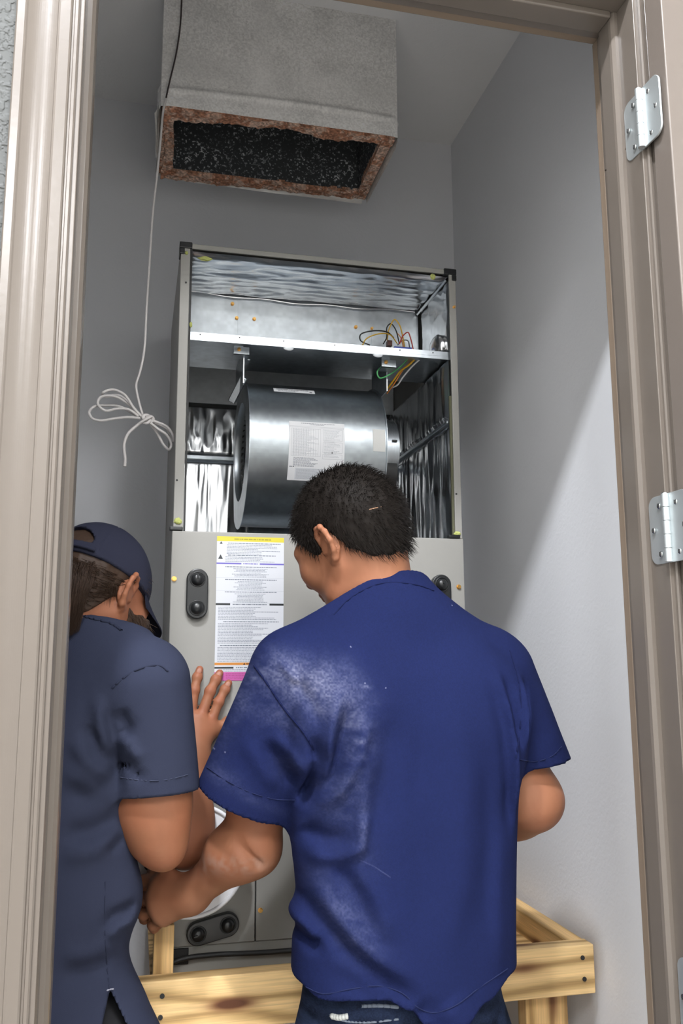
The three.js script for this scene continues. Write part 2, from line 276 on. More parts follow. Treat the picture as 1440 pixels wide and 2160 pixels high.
FILL_PANELS.forEach(([x, D, L], i) => {  // unseen fill lights, added to lift the ambient light in the closet
  const g = thing('added_fill_light', ['added rectangular fill light on the side of the hall away from the open door', 'added rectangular fill light on the open door side of the hall'][i], 'panel light', V(x, HALL, -D));
  g.userData.group = 'added fill lights in the hall';
  const w = 0.6, h = 1.2; mesh('fill_frame', merge([bx(-w / 2 - 0.02, w / 2 + 0.02, -0.012, 0, -h / 2 - 0.02, -h / 2), bx(-w / 2 - 0.02, w / 2 + 0.02, -0.012, 0, h / 2, h / 2 + 0.02), bx(-w / 2 - 0.02, -w / 2, -0.012, 0, -h / 2, h / 2), bx(w / 2, w / 2 + 0.02, -0.012, 0, -h / 2, h / 2)]), M.lampring, g);
  mesh('diffuser', bx(-w / 2, w / 2, -0.007, -0.001, -h / 2, h / 2), M.lampglow, g);
  const l = new THREE.RectAreaLight(new THREE.Color(0.98, 0.985, 1.0), L, w, h); l.position.set(0, -0.016, 0); l.rotation.x = -Math.PI / 2; l.name = 'fill_glow'; g.add(l);
});

// ---------------------------------------------------------------- wooden stand
const SY = 0.848, SB = 0.759;
{
  const st = thing('wooden_stand', 'unpainted pine two-by-four stand under the metal air handler', 'stand', V(0.45, 0, -2.0));
  const add = (name, g, m) => { g.translate(-0.45, 0, 2.0); return mesh(name, g, m, st); };
  const sx0 = 0.022, sx1 = 0.888, f0 = 1.655;
  add('front_board', bx(sx0, sx1, SB, SY, f0, f0 + 0.038, 0.003), M.woodA);
  add('side_board', bx(sx1 - 0.040, sx1 - 0.002, SB, SY - 0.001, f0 + 0.0385, 2.30, 0.003, 'z'), M.woodB);
  add('side_board', bx(0.064, 0.102, 0.70, 0.7835, f0 + 0.077, 2.262, 0.003, 'z'), M.woodB);
  add('back_board', bx(0.064, sx1, SB, SY, 2.302, 2.34, 0.003), M.woodA);
  add('deck', bx(0.049, sx1 - 0.0405, 0.785, 0.797, f0 + 0.0385, 2.301), M.woodB);
  for (const x of [0.103, sx1 - 0.041 - 0.089]) for (const d of [f0 + 0.0385, 2.263]) add('leg', bx(x, x + 0.089, 0.001, 0.784, d, d + 0.038, 0.003, 'y'), M.woodB);
  add('block', bx(0.050, 0.086, 0.7975, 0.922, 1.712, 1.750, 0.002, 'y'), M.woodB);
  for (const [px, py] of [[342, 2101], [338, 2146], [1228, 2020], [1232, 2065]]) { const p = P(px, py, f0); const c = disc(0.0042, 0.003, p.x, p.y, f0 - 0.0003, 14); c.translate(-0.45, 0, 2.0); mesh('screw', c, M.dark, st); }
}

// ---------------------------------------------------------------- air handler
const CX0 = 0.066, CX1 = 0.687, CT = 2.278, CF = 1.78, CBK = 2.292, CBOT = 0.7975, PT = 1.655, PM = 1.099, PB = 0.864;
{
  const a = thing('air_handler', 'tall grey sheet-metal air handler cabinet with its upper panel off and blower showing', 'air handler', V(0.376, CBOT, -2.03));
  const off = [-0.376, -CBOT, 2.03];
  const add = (name, g, m, par = a) => { g.translate(...off); return mesh(name, g, m, par); };
  // shell
  add('side_panel', bx(CX0, CX0 + 0.0012, CBOT, CT, CF, CBK), M.cabinet); add('side_panel', bx(CX1 - 0.0012, CX1, CBOT, CT, CF, CBK), M.cabinet);
  add('back_panel', bx(CX0, CX1, CBOT, CT, CBK - 0.0012, CBK), M.galv); add('top_panel', bx(CX0, CX1, CT - 0.0012, CT, CF, CBK), M.cabinet);
  // front flanges around the opening
  add('face_flange', bx(CX0, CX0 + 0.020, PT, CT, CF - 0.001, CF + 0.004, 0.0015), M.cabinet);
  add('face_flange', bx(CX1 - 0.016, CX1, PT, CT, CF - 0.001, CF + 0.004, 0.0015), M.cabinet);
  add('face_flange', bx(CX0 + 0.0205, CX1 - 0.0165, CT - 0.011, CT, CF - 0.001, CF + 0.004, 0.0015), M.cabinet);
  add('seal_strip', bx(CX0 + 0.0205, CX0 + 0.0245, PT, CT - 0.012, CF + 0.001, CF + 0.006), M.rubber);
  add('seal_strip', bx(CX1 - 0.0215, CX1 - 0.0165, PT, CT - 0.30, CF + 0.001, CF + 0.006), std({ color: lin(0.10, 0.10, 0.06), roughness: 0.9 }));
  for (const [x0, x1] of [[CX0 - 0.003, CX0 + 0.024], [CX1 - 0.028, CX1 + 0.002]]) {
    const c = merge([bx(x0, x1, CT - 0.012, CT + 0.002, CF - 0.004, CF + 0.03, 0.002), bx(x0 < 0.3 ? x0 : x1 - 0.011, x0 < 0.3 ? x0 + 0.011 : x1, CT - 0.026, CT - 0.012, CF - 0.004, CF + 0.03, 0.002)]);
    add('corner_cap', c, M.black);
  }
  for (const [px, py, w, h] of [[432, 547, 0.030, 0.010], [393, 535, 0.007, 0.008], [912, 585, 0.012, 0.014], [375, 1100, 0.015, 0.014], [963, 1126, 0.016, 0.010], [402, 686, 0.006, 0.012]]) { const p = P(px, py, CF + 0.001); const g = new THREE.IcosahedronGeometry(0.5, 2); const q = g.attributes.position; for (let i = 0; i < q.count; i++) { const k = 0.75 + 0.5 * noise3(q.getX(i) * 6 + px, q.getY(i) * 6, q.getZ(i) * 6); q.setXYZ(i, q.getX(i) * w * k, q.getY(i) * h * k, q.getZ(i) * 0.008 * k); } g.computeVertexNormals(); g.translate(p.x, p.y, -CF + 0.002); add('foam_scrap', g, M.foam); }
  for (const [px, py] of [[372, 1120], [958, 1136]]) { const p = P(px, py, CF); add('lower_corner', bx(p.x - 0.014, p.x + 0.012, PT, PT + 0.008, CF - 0.006, CF + 0.01, 0.002), M.black); }
  const hole = (px, py, r = 0.0022) => { const p = P(px, py, CF - 0.001); add('screw_hole', disc(r, 0.001, p.x, p.y, CF - 0.0012, 10), M.dark); };
  hole(392, 596); hole(373, 1013); hole(962, 1042); 
  const gscrew = (px, py, D, r = 0.0042, par = a) => { const p = P(px, py, D); const g = merge([disc(r * 1.25, 0.0012, p.x, p.y, D - 0.0006, 14), disc(r, 0.004, p.x, p.y, D - 0.003, 6)]); add('screw', g, M.brass, par); };
  gscrew(957, 648, CF - 0.001, 0.0028);
  // panels in front: thin pans with folded edges
  const pan = (name, x0, x1, y0, y1, d = CF - 0.004) => add(name, bx(x0, x1, y0, y1, d, d + 0.016, 0.0022), M.cabinet);
  pan('access_panel', CX0 - 0.002, CX1 + 0.001, PM + 0.001, PT - 0.0005);
  pan('coil_panel', CX0 - 0.001, 0.2415, PB, PM - 0.001); pan('coil_panel', 0.2435, CX1, PB, PM - 0.001);
  add('base_pan', bx(CX0, CX1, CBOT, PB - 0.002, CF + 0.004, CF + 0.02, 0.002), M.cabinet);
  add('base_notch', bx(0.075, 0.117, PB - 0.032, PB - 0.004, CF - 0.001, CF + 0.0045, 0.001), M.rubber);
  // warning sticker
  { const w0 = 0.1545, w1 = 0.2925, y0 = 1.3555, y1 = 1.6455; const g = new RoundedBoxGeometry(w1 - w0, y1 - y0, 0.0006, 1, 0.0003); const pl = new THREE.PlaneGeometry(w1 - w0, y1 - y0); pl.translate(0, 0, 0.00045); g.translate((w0 + w1) / 2, (y0 + y1) / 2, -CF + 0.0045); pl.translate((w0 + w1) / 2, (y0 + y1) / 2, -CF + 0.0045); const s = add('warning_sticker', g, M.paper); add('sticker_print', pl, M.warn, s); }
  // double-knob latches
  const latch = (x, y, rot, m = M.black) => {
    const g = grp('latch', a); g.position.set(x + off[0], y + off[1], -(CF - 0.0045) + off[2]); g.rotation.z = rot;
    const s = new THREE.Shape(); const r = 0.0195, h = 0.0285; s.absarc(0, h, r, 0, Math.PI); s.absarc(0, -h, r, Math.PI, 2 * Math.PI); s.lineTo(r, h);
    const e = new THREE.ExtrudeGeometry(s, { depth: 0.011, bevelEnabled: true, bevelSize: 0.002, bevelThickness: 0.003, bevelSegments: 3, curveSegments: 20 }); mesh('latch_body', e, m, g);
    for (const k of [-1, 1]) { const L = new THREE.LatheGeometry([[0, 0.024], [0.006, 0.0235], [0.0105, 0.021], [0.0125, 0.0165], [0.0128, 0.012]].map(([a2, b]) => new THREE.Vector2(a2, b)), 24); L.rotateX(Math.PI / 2); L.translate(0, k * h, 0); mesh('knob', L, m, g); const ringg = new THREE.TorusGeometry(0.0145, 0.0012, 6, 28); ringg.translate(0, k * h, 0.014); mesh('knob_rim', ringg, m, g); }
    const tab = bx(-0.0018, 0.0018, h + 0.001, h + 0.009, -0.026, -0.02, 0.001); mesh('pointer', tab, m, g);
    return g;
  };
  { const p = P(415, 1253, CF - 0.005); latch(p.x, p.y, 0); const q = P(928, 1262, CF - 0.005); latch(q.x, q.y, 0); const r = P(448, 1957, CF - 0.005); latch(r.x, r.y, Math.PI / 2 + 0.22); }
  gscrew(367, 1221, CF - 0.004); gscrew(967, 1238, CF - 0.004); gscrew(549, 1920, CF - 0.004, 0.0038);
  { const p = P(346, 1981, CF - 0.004); add('grommet', disc(0.0075, 0.003, p.x, p.y, CF - 0.005, 20), M.rubber); }
  // round white line-set cover standing off the left coil panel, with black pipe plugs
  {
    const c = P(404, 1815, 1.722); const dg = disc(0.101, 0.007, c.x, c.y, 1.722, 56); const d0 = add('round_cover', dg, M.white);
    const rim = new THREE.TorusGeometry(0.0985, 0.004, 8, 56); rim.translate(c.x, c.y, -1.7185); add('cover_rim', rim, M.white, d0);
    for (const [px, py, r] of [[412, 1754, 0.0125], [384, 1806, 0.016], [316, 1822, 0.011]]) { const p = P(px, py, 1.715); add('pipe_plug', disc(r, 0.068, p.x, p.y, 1.7425, 24), M.rubber); }
  }
  // upper compartment: foil-lined roof, galvanised bulkhead and deck
  const DK = 2.078, DBULK = 1.995;
  function crumple(w, h, nx, ny, amp, f, sx, sy, sd) { const g = new THREE.PlaneGeometry(w, h, nx, ny); const p = g.attributes.position; for (let i = 0; i < p.count; i++) { const x = p.getX(i), y = p.getY(i); const n = fbm(x * f * sx + sd, y * f * sy, sd, 4); const c = Math.abs(fbm(x * f * sx * 1.7 + 9 + sd, y * f * sy * 1.7, sd + 4, 3) - 0.5) * 2; const e = Math.min(1, Math.min(w / 2 - Math.abs(x), h / 2 - Math.abs(y)) / 0.012); p.setZ(i, amp * ((n - 0.5) * 1.6 + (0.5 - c)) * (0.35 + 0.65 * e) + 0.006 * e); } g.computeVertexNormals(); return g; }
  const roof = crumple(CX1 - CX0 - 0.03, 0.205, 120, 60, 0.006, 10, 0.6, 2.2, 3); roof.rotateX(Math.PI / 2); roof.translate((CX0 + CX1) / 2, CT - 0.012, -(1.79 + 0.1025)); add('roof_insulation', roof, M.foil);
  { const g = bx(CX0 + 0.003, CX1 - 0.02, DK, CT - 0.002, DBULK, DBULK + 0.0015); add('bulkhead', g, M.galv); }
  { const pts = []; for (let i = 0; i <= 20; i++) { const t = i / 20; pts.push(V(mix(CX0 + 0.01, CX1 - 0.03, t), CT - 0.017 - 0.006 * Math.sin(t * 3.1) + 0.002 * Math.sin(t * 23), -(DBULK - 0.004))); } const g = tube(pts, 0.0032, 80, 6); add('foil_edge', g, M.foil); }
  add('bulkhead_strap', bx(0.213, 0.247, DK, CT - 0.026, DBULK - 0.0012, DBULK), M.galv);
  add('bulkhead_strap', bx(0.545, 0.62, DK, CT - 0.03, DBULK - 0.0012, DBULK), M.galv);
  gscrew(490, 641, DBULK - 0.001, 0.0036); gscrew(499, 671, DBULK - 0.001, 0.0036); gscrew(536, 673, DBULK - 0.001, 0.0036); gscrew(750, 690, DBULK - 0.001, 0.0036); gscrew(784, 693, DBULK - 0.001, 0.003);
  // right inner wall, upper part: two bulging pads of foil
  { const g = crumple(0.20, 0.185, 50, 50, 0.0045, 12, 1, 1, 8); g.rotateY(-Math.PI / 2); g.translate(CX1 - 0.008, (DK + CT) / 2 - 0.004, -(1.79 + 0.1)); add('side_insulation', g, M.foil);
    const k = new THREE.SphereGeometry(0.04, 30, 20); const q = k.attributes.position; for (let i = 0; i < q.count; i++) { const s = 1 + 0.35 * (fbm(q.getX(i) * 45, q.getY(i) * 45, q.getZ(i) * 45, 3) - 0.5); q.setXYZ(i, q.getX(i) * s * 0.45, q.getY(i) * s * 0.8, q.getZ(i) * s); } k.computeVertexNormals(); k.translate(CX1 - 0.022, DK + 0.033, -1.845); add('insulation_lump', k, M.foil); }
  { const g = tube([V(CX1 - 0.014, CT - 0.014, -1.80), V(CX1 - 0.018, CT - 0.02, -1.87), V(CX1 - 0.022, CT - 0.024, -1.99)], 0.004, 30, 6); add('corner_tape', g, M.foil); }
  // deck with its folded front lip
  add('deck', bx(CX0 + 0.003, CX1 - 0.003, DK - 0.0015, DK, 1.80, DBULK + 0.002), M.galv);
  add('deck_lip', merge([bx(CX0 + 0.0055, CX1 - 0.004, DK - 0.0015, DK + 0.0085, 1.797, 1.7985), bx(CX0 + 0.0055, CX1 - 0.004, DK - 0.011, DK - 0.003, 1.794, 1.7965, 0.001), bx(CX0 + 0.0055, CX1 - 0.004, DK - 0.0035, DK - 0.001, 1.794, 1.80)]), M.galv);
  for (const t of [0.06, 0.2, 0.36, 0.55, 0.8, 0.93]) add('lip_notch', disc(0.0016, 0.001, mix(CX0 + 0.01, CX1 - 0.01, t), DK + 0.004, 1.7968, 8), M.dark);
  { const s = new THREE.SphereGeometry(0.012, 16, 8, 0, Math.PI * 2, 0, Math.PI / 2); s.rotateX(Math.PI); s.scale(1, 0.55, 0.3); for (const x of [0.303, 0.505]) { const g = s.clone(); g.translate(x, DK - 0.0105, -1.797); add('lip_tab', g, M.galvmatt); } }
  // lower compartment linings
  const RIB = 1.922, BTOP = 2.072;
  add('rear_liner', bx(CX0 + 0.003, CX1 - 0.003, BTOP, CT - 0.02, CBK - 0.016, CBK - 0.0145), M.galvmatt);
  { const g = crumple(CX1 - CX0 - 0.02, BTOP - RIB - 0.006, 220, 70, 0.006, 9, 2.2, 0.5, 21); g.translate((CX0 + CX1) / 2, (BTOP + RIB) / 2, -(CBK - 0.02)); add('rear_insulation', g, M.foil); }
  { const g = crumple(CX1 - CX0 - 0.02, RIB - 1.45, 220, 90, 0.006, 8, 2.4, 0.25, 33); g.translate((CX0 + CX1) / 2, (RIB + 1.45) / 2 - 0.004, -(CBK - 0.02)); add('rear_insulation', g, M.foil); }
  add('rear_rib', bx(CX0 + 0.004, CX1 - 0.004, RIB - 0.008, RIB + 0.004, CBK - 0.034, CBK - 0.016, 0.002), M.galv);
  { const mk = (y0, y1, sd) => { const g = crumple(CBK - 1.80 - 0.01, y1 - y0, 130, 70, 0.008, 8, 2.2, 0.35, sd); g.rotateY(-Math.PI / 2); g.translate(CX1 - 0.011, (y0 + y1) / 2, -(1.80 + CBK) / 2); return g; };
    add('side_insulation', mk(RIB + 0.003, BTOP, 41), M.foil); add('side_insulation', mk(1.45, RIB - 0.003, 57), M.foil); }
  add('side_rib', bx(CX1 - 0.022, CX1 - 0.004, RIB - 0.003, RIB + 0.004, 1.80, CBK - 0.035, 0.002), M.galv);
  add('shelf', bx(CX0 + 0.003, CX1 - 0.003, 1.44, 1.45, 1.80, CBK - 0.002), M.galv);
  // ---- blower
  const bl = grp('blower', a);
  const BX0 = 0.228, BX1 = 0.541, BY = 1.885, BD = 2.035, BR = 0.178;
  const spiral = (t) => { const th = t; return BR; };
  // scroll outline in (depth, y): front-most at BD-BR, rising tangent at the back to the deck
  const outline = []; for (let i = 0; i <= 72; i++) { const th = mix(-2.2, 2.85, i / 72); const r = BR * (1 - 0.10 * sst(0.2, 2.9, th) ); outline.push([BD - r * Math.cos(th), BY + r * Math.sin(th) * (th > 0 ? 0.95 : 1)]); }
  { // sheet-metal wrapper
    const pos = [], uv = [], idx = []; const nx = 12; outline.forEach(([d, y], i) => { for (let k = 0; k <= nx; k++) { pos.push(mix(BX0, BX1, k / nx), y, -d); uv.push(mix(BX0, BX1, k / nx), i * 0.012); } });
    for (let i = 0; i < outline.length - 1; i++) for (let k = 0; k < nx; k++) { const q = i * (nx + 1) + k; idx.push(q, q + 1, q + nx + 1, q + 1, q + nx + 2, q + nx + 1); }
    const g = new THREE.BufferGeometry(); g.setAttribute('position', new THREE.Float32BufferAttribute(pos, 3)); g.setAttribute('uv', new THREE.Float32BufferAttribute(uv, 2)); g.setIndex(idx); g.computeVertexNormals();
    const m = M.galv.clone(); m.side = THREE.DoubleSide; m.roughness = 0.38; m.color = lin(0.58, 0.61, 0.62); add('scroll_wrapper', g, m, bl);
  }
  const sideShape = () => { const s = new THREE.Shape(); outline.forEach(([d, y], i) => { const x = -(d - BD) * 1.0, yy = y - BY; const k = 1.035; i ? s.lineTo(x * k, yy * k) : s.moveTo(x * k, yy * k); }); const h = new THREE.Path(); h.absellipse(0, 0, 0.118, 0.118, 0, Math.PI * 2); s.holes.push(h); return s; };
  for (const x of [BX0, BX1]) { const e = new THREE.ExtrudeGeometry(sideShape(), { depth: 0.0015, bevelEnabled: false, curveSegments: 40 }); e.rotateY(-Math.PI / 2); e.translate(x + 0.0007, BY, -BD); // local x -> depth
    add('side_plate', triUV(e), M.galv, bl);
    const pts = []; for (let i = 0; i <= 10; i++) { const t = i / 10 * Math.PI * 0.5; pts.push(new THREE.Vector2(0.118 - 0.020 * (1 - Math.cos(t)), 0.022 * Math.sin(t))); }
    const L = new THREE.LatheGeometry(pts, 48); L.rotateZ(x < 0.4 ? -Math.PI / 2 : Math.PI / 2); L.translate(x, BY, -BD); const m = M.galv.clone(); m.side = THREE.DoubleSide; add('inlet_ring', L, m, bl); }
  { // wheel with vanes seen through the inlet
    const vs = []; for (let i = 0; i < 44; i++) { const t = i / 44 * Math.PI * 2; const b = new THREE.BoxGeometry(BX1 - BX0 - 0.03, 0.02, 0.0012); b.rotateX(0.7); b.translate(0, 0, 0.112); b.rotateX(t); b.translate((BX0 + BX1) / 2, BY, -BD); vs.push(b); } add('wheel', merge(vs), std({ color: lin(0.1, 0.1, 0.1), metalness: 0.8, roughness: 0.5 }), bl);
    const mot = new THREE.CylinderGeometry(0.07, 0.07, 0.2, 40); mot.rotateZ(Math.PI / 2); mot.translate((BX0 + BX1) / 2 + 0.03, BY, -BD); add('motor', mot, std({ color: lin(0.03, 0.03, 0.03), roughness: 0.5 }), bl); }
  { // motor end and control can beyond the right side plate
    const mg = new THREE.CylinderGeometry(0.082, 0.082, 0.054, 44); mg.rotateZ(Math.PI / 2); mg.translate(BX1 + 0.030, BY + 0.012, -2.025); add('motor_can', mg, M.galv, bl);
    const p = P(832, 930, 1.942); add('can_slot', bx(p.x - 0.006, p.x + 0.006, p.y - 0.002, p.y + 0.002, 1.939, 1.948), M.dark, bl);
    const rib = new THREE.TorusGeometry(0.0815, 0.003, 6, 44); rib.rotateY(Math.PI / 2); rib.translate(BX1 + 0.005, BY + 0.012, -2.025); add('can_rim', rib, M.galv, bl);
    const lo = new THREE.CylinderGeometry(0.05, 0.05, 0.05, 30); lo.rotateZ(Math.PI / 2); lo.translate(BX1 + 0.028, BY - 0.045, -2.0); add('motor_boot', lo, M.rubber, bl); }
  { // hanger brackets
    for (const [px, py] of [[512, 738], [822, 765]]) { const p = P(px, py, 1.83); add('hanger_bracket', merge([bx(p.x - 0.020, p.x + 0.014, p.y - 0.012, p.y + 0.006, 1.828, 1.8295), bx(p.x - 0.019, p.x + 0.001, p.y + 0.005, DK - 0.002, 1.832, 1.8335), bx(p.x - 0.020, p.x + 0.014, p.y - 0.012, p.y - 0.0105, 1.828, 1.86)]), M.galv, bl); gscrew(px - 8, py - 1, 1.827, 0.0033, bl); }
    add('rail', merge([bx(BX0 - 0.018, BX0 - 0.016, BY + 0.11, DK - 0.002, 1.84, 1.99), bx(BX0 - 0.016, BX0 - 0.001, BY + 0.17, BY + 0.172, 1.86, 1.99)]), M.galv, bl);
    add('rail', bx(BX1 + 0.002, BX1 + 0.004, BY + 0.12, DK - 0.002, 1.86, 1.99), M.galv, bl);
    const s0 = P(515, 795, 1.90), s1 = P(488, 848, 1.93); const dir = s1.clone().sub(s0); const L = dir.length(); const g = new RoundedBoxGeometry(0.018, L, 0.016, 2, 0.002); g.applyQuaternion(new THREE.Quaternion().setFromUnitVectors(V(0, 1, 0), dir.normalize())); g.translate((s0.x + s1.x) / 2, (s0.y + s1.y) / 2, (s0.z + s1.z) / 2); add('bracket_arm', g, M.galv, bl); }
  { // stickers lying on the curve of the wrapper
    const patch = (px0, py0, px1, py1, m, name) => { const Rr = BR + 0.0009; const a0 = P(px0, py0, BD - BR + 0.01), a1 = P(px1, py1, BD - BR + 0.01); const t0 = Math.asin(clamp((a0.y - BY) / BR, -0.98, 0.98)), t1 = Math.asin(clamp((a1.y - BY) / BR, -0.98, 0.98)); const n = 16, pos = [], uv = [], idx = []; for (let i = 0; i <= n; i++) { const th = mix(t0, t1, i / n); const r = BR * (1 - 0.10 * sst(0.2, 2.9, th)) + 0.0009; for (let k = 0; k <= 1; k++) { pos.push(k ? a1.x : a0.x, BY + r * Math.sin(th) * (th > 0 ? 0.95 : 1), -(BD - r * Math.cos(th))); uv.push(k, 1 - i / n); } } for (let i = 0; i < n; i++) { const q = i * 2; idx.push(q, q + 2, q + 1, q + 1, q + 2, q + 3); } const g = new THREE.BufferGeometry(); g.setAttribute('position', new THREE.Float32BufferAttribute(pos, 3)); g.setAttribute('uv', new THREE.Float32BufferAttribute(uv, 2)); g.setIndex(idx); g.computeVertexNormals(); add(name, g, m, bl); };
    patch(608, 888, 725, 1014, M.chart, 'wiring_chart'); patch(584, 795, 672, 814, M.serial, 'serial_sticker'); patch(784, 906, 810, 955, M.paper, 'small_sticker');
  }
  // wires
  const w = (name, col, r, pts) => add(name, tube(pts.map(([x, y, d]) => P(x, y, d)), r, 60, 6), col);
  const blk = wire(0.02, 0.022, 0.02), yel = wire(0.72, 0.42, 0.03), ora = wire(0.7, 0.25, 0.05), red = wire(0.5, 0.05, 0.03), blu = wire(0.03, 0.06, 0.35), grn = wire(0.08, 0.35, 0.12), wht = wire(0.75, 0.75, 0.75), gry = wire(0.2, 0.2, 0.22);
  w('wire', blk, 0.0016, [[780, 728, 1.90], [760, 718, 1.89], [760, 706, 1.88], [785, 698, 1.88], [815, 700, 1.89], [830, 712, 1.92]]);
  w('wire', yel, 0.0014, [[762, 733, 1.90], [772, 715, 1.89], [800, 704, 1.89], [822, 706, 1.90], [838, 725, 1.92]]);
  w('wire', blk, 0.0015, [[808, 726, 1.93], [815, 712, 1.92], [816, 690, 1.91], [824, 683, 1.91], [834, 695, 1.91], [842, 725, 1.93]]);
  w('wire', yel, 0.0015, [[816, 718, 1.93], [820, 695, 1.91], [832, 674, 1.90], [842, 685, 1.90], [848, 705, 1.91], [853, 732, 1.93]]);
  w('wire', red, 0.0015, [[842, 726, 1.92], [850, 708, 1.91], [860, 701, 1.90], [866, 715, 1.90], [871, 736, 1.91]]);
  w('wire', gry, 0.0015, [[838, 728, 1.94], [850, 718, 1.93], [860, 719, 1.92], [864, 736, 1.93]]);
  w('wire', ora, 0.0013, [[835, 700, 1.92], [845, 712, 1.92], [851, 734, 1.93]]);
  { const p = P(848, 738, 1.90); add('plug', bx(p.x - 0.022, p.x + 0.022, p.y - 0.002, p.y + 0.005, 1.892, 1.905, 0.001), blu); const q = P(821, 724, 1.93); add('terminal', bx(q.x - 0.006, q.x + 0.006, q.y - 0.008, q.y + 0.006, 1.925, 1.94, 0.001), std({ color: lin(0.09, 0.03, 0.02), roughness: 0.5 })); }
  w('wire', grn, 0.0018, [[865, 750, 1.83], [850, 768, 1.85], [825, 788, 1.85], [800, 797, 1.84], [795, 786, 1.84], [806, 772, 1.86]]);
  w('wire', yel, 0.0024, [[882, 750, 1.83], [862, 770, 1.85], [845, 782, 1.87], [830, 802, 1.89], [812, 826, 1.92]]);
  w('wire', ora, 0.0016, [[880, 752, 1.835], [850, 780, 1.87], [834, 805, 1.89], [816, 830, 1.92]]);
  w('wire', wht, 0.0020, [[893, 752, 1.83], [872, 770, 1.85], [850, 795, 1.88], [838, 812, 1.90], [825, 818, 1.92]]);
  // black drain hose across the base
  w('drain_hose', M.rubber, 0.0048, [[338, 2042, 1.765], [355, 2034, 1.764], [388, 2022, 1.766], [450, 2014, 1.768], [540, 2010, 1.769], [640, 2003, 1.768], [760, 1996, 1.77]]);
}

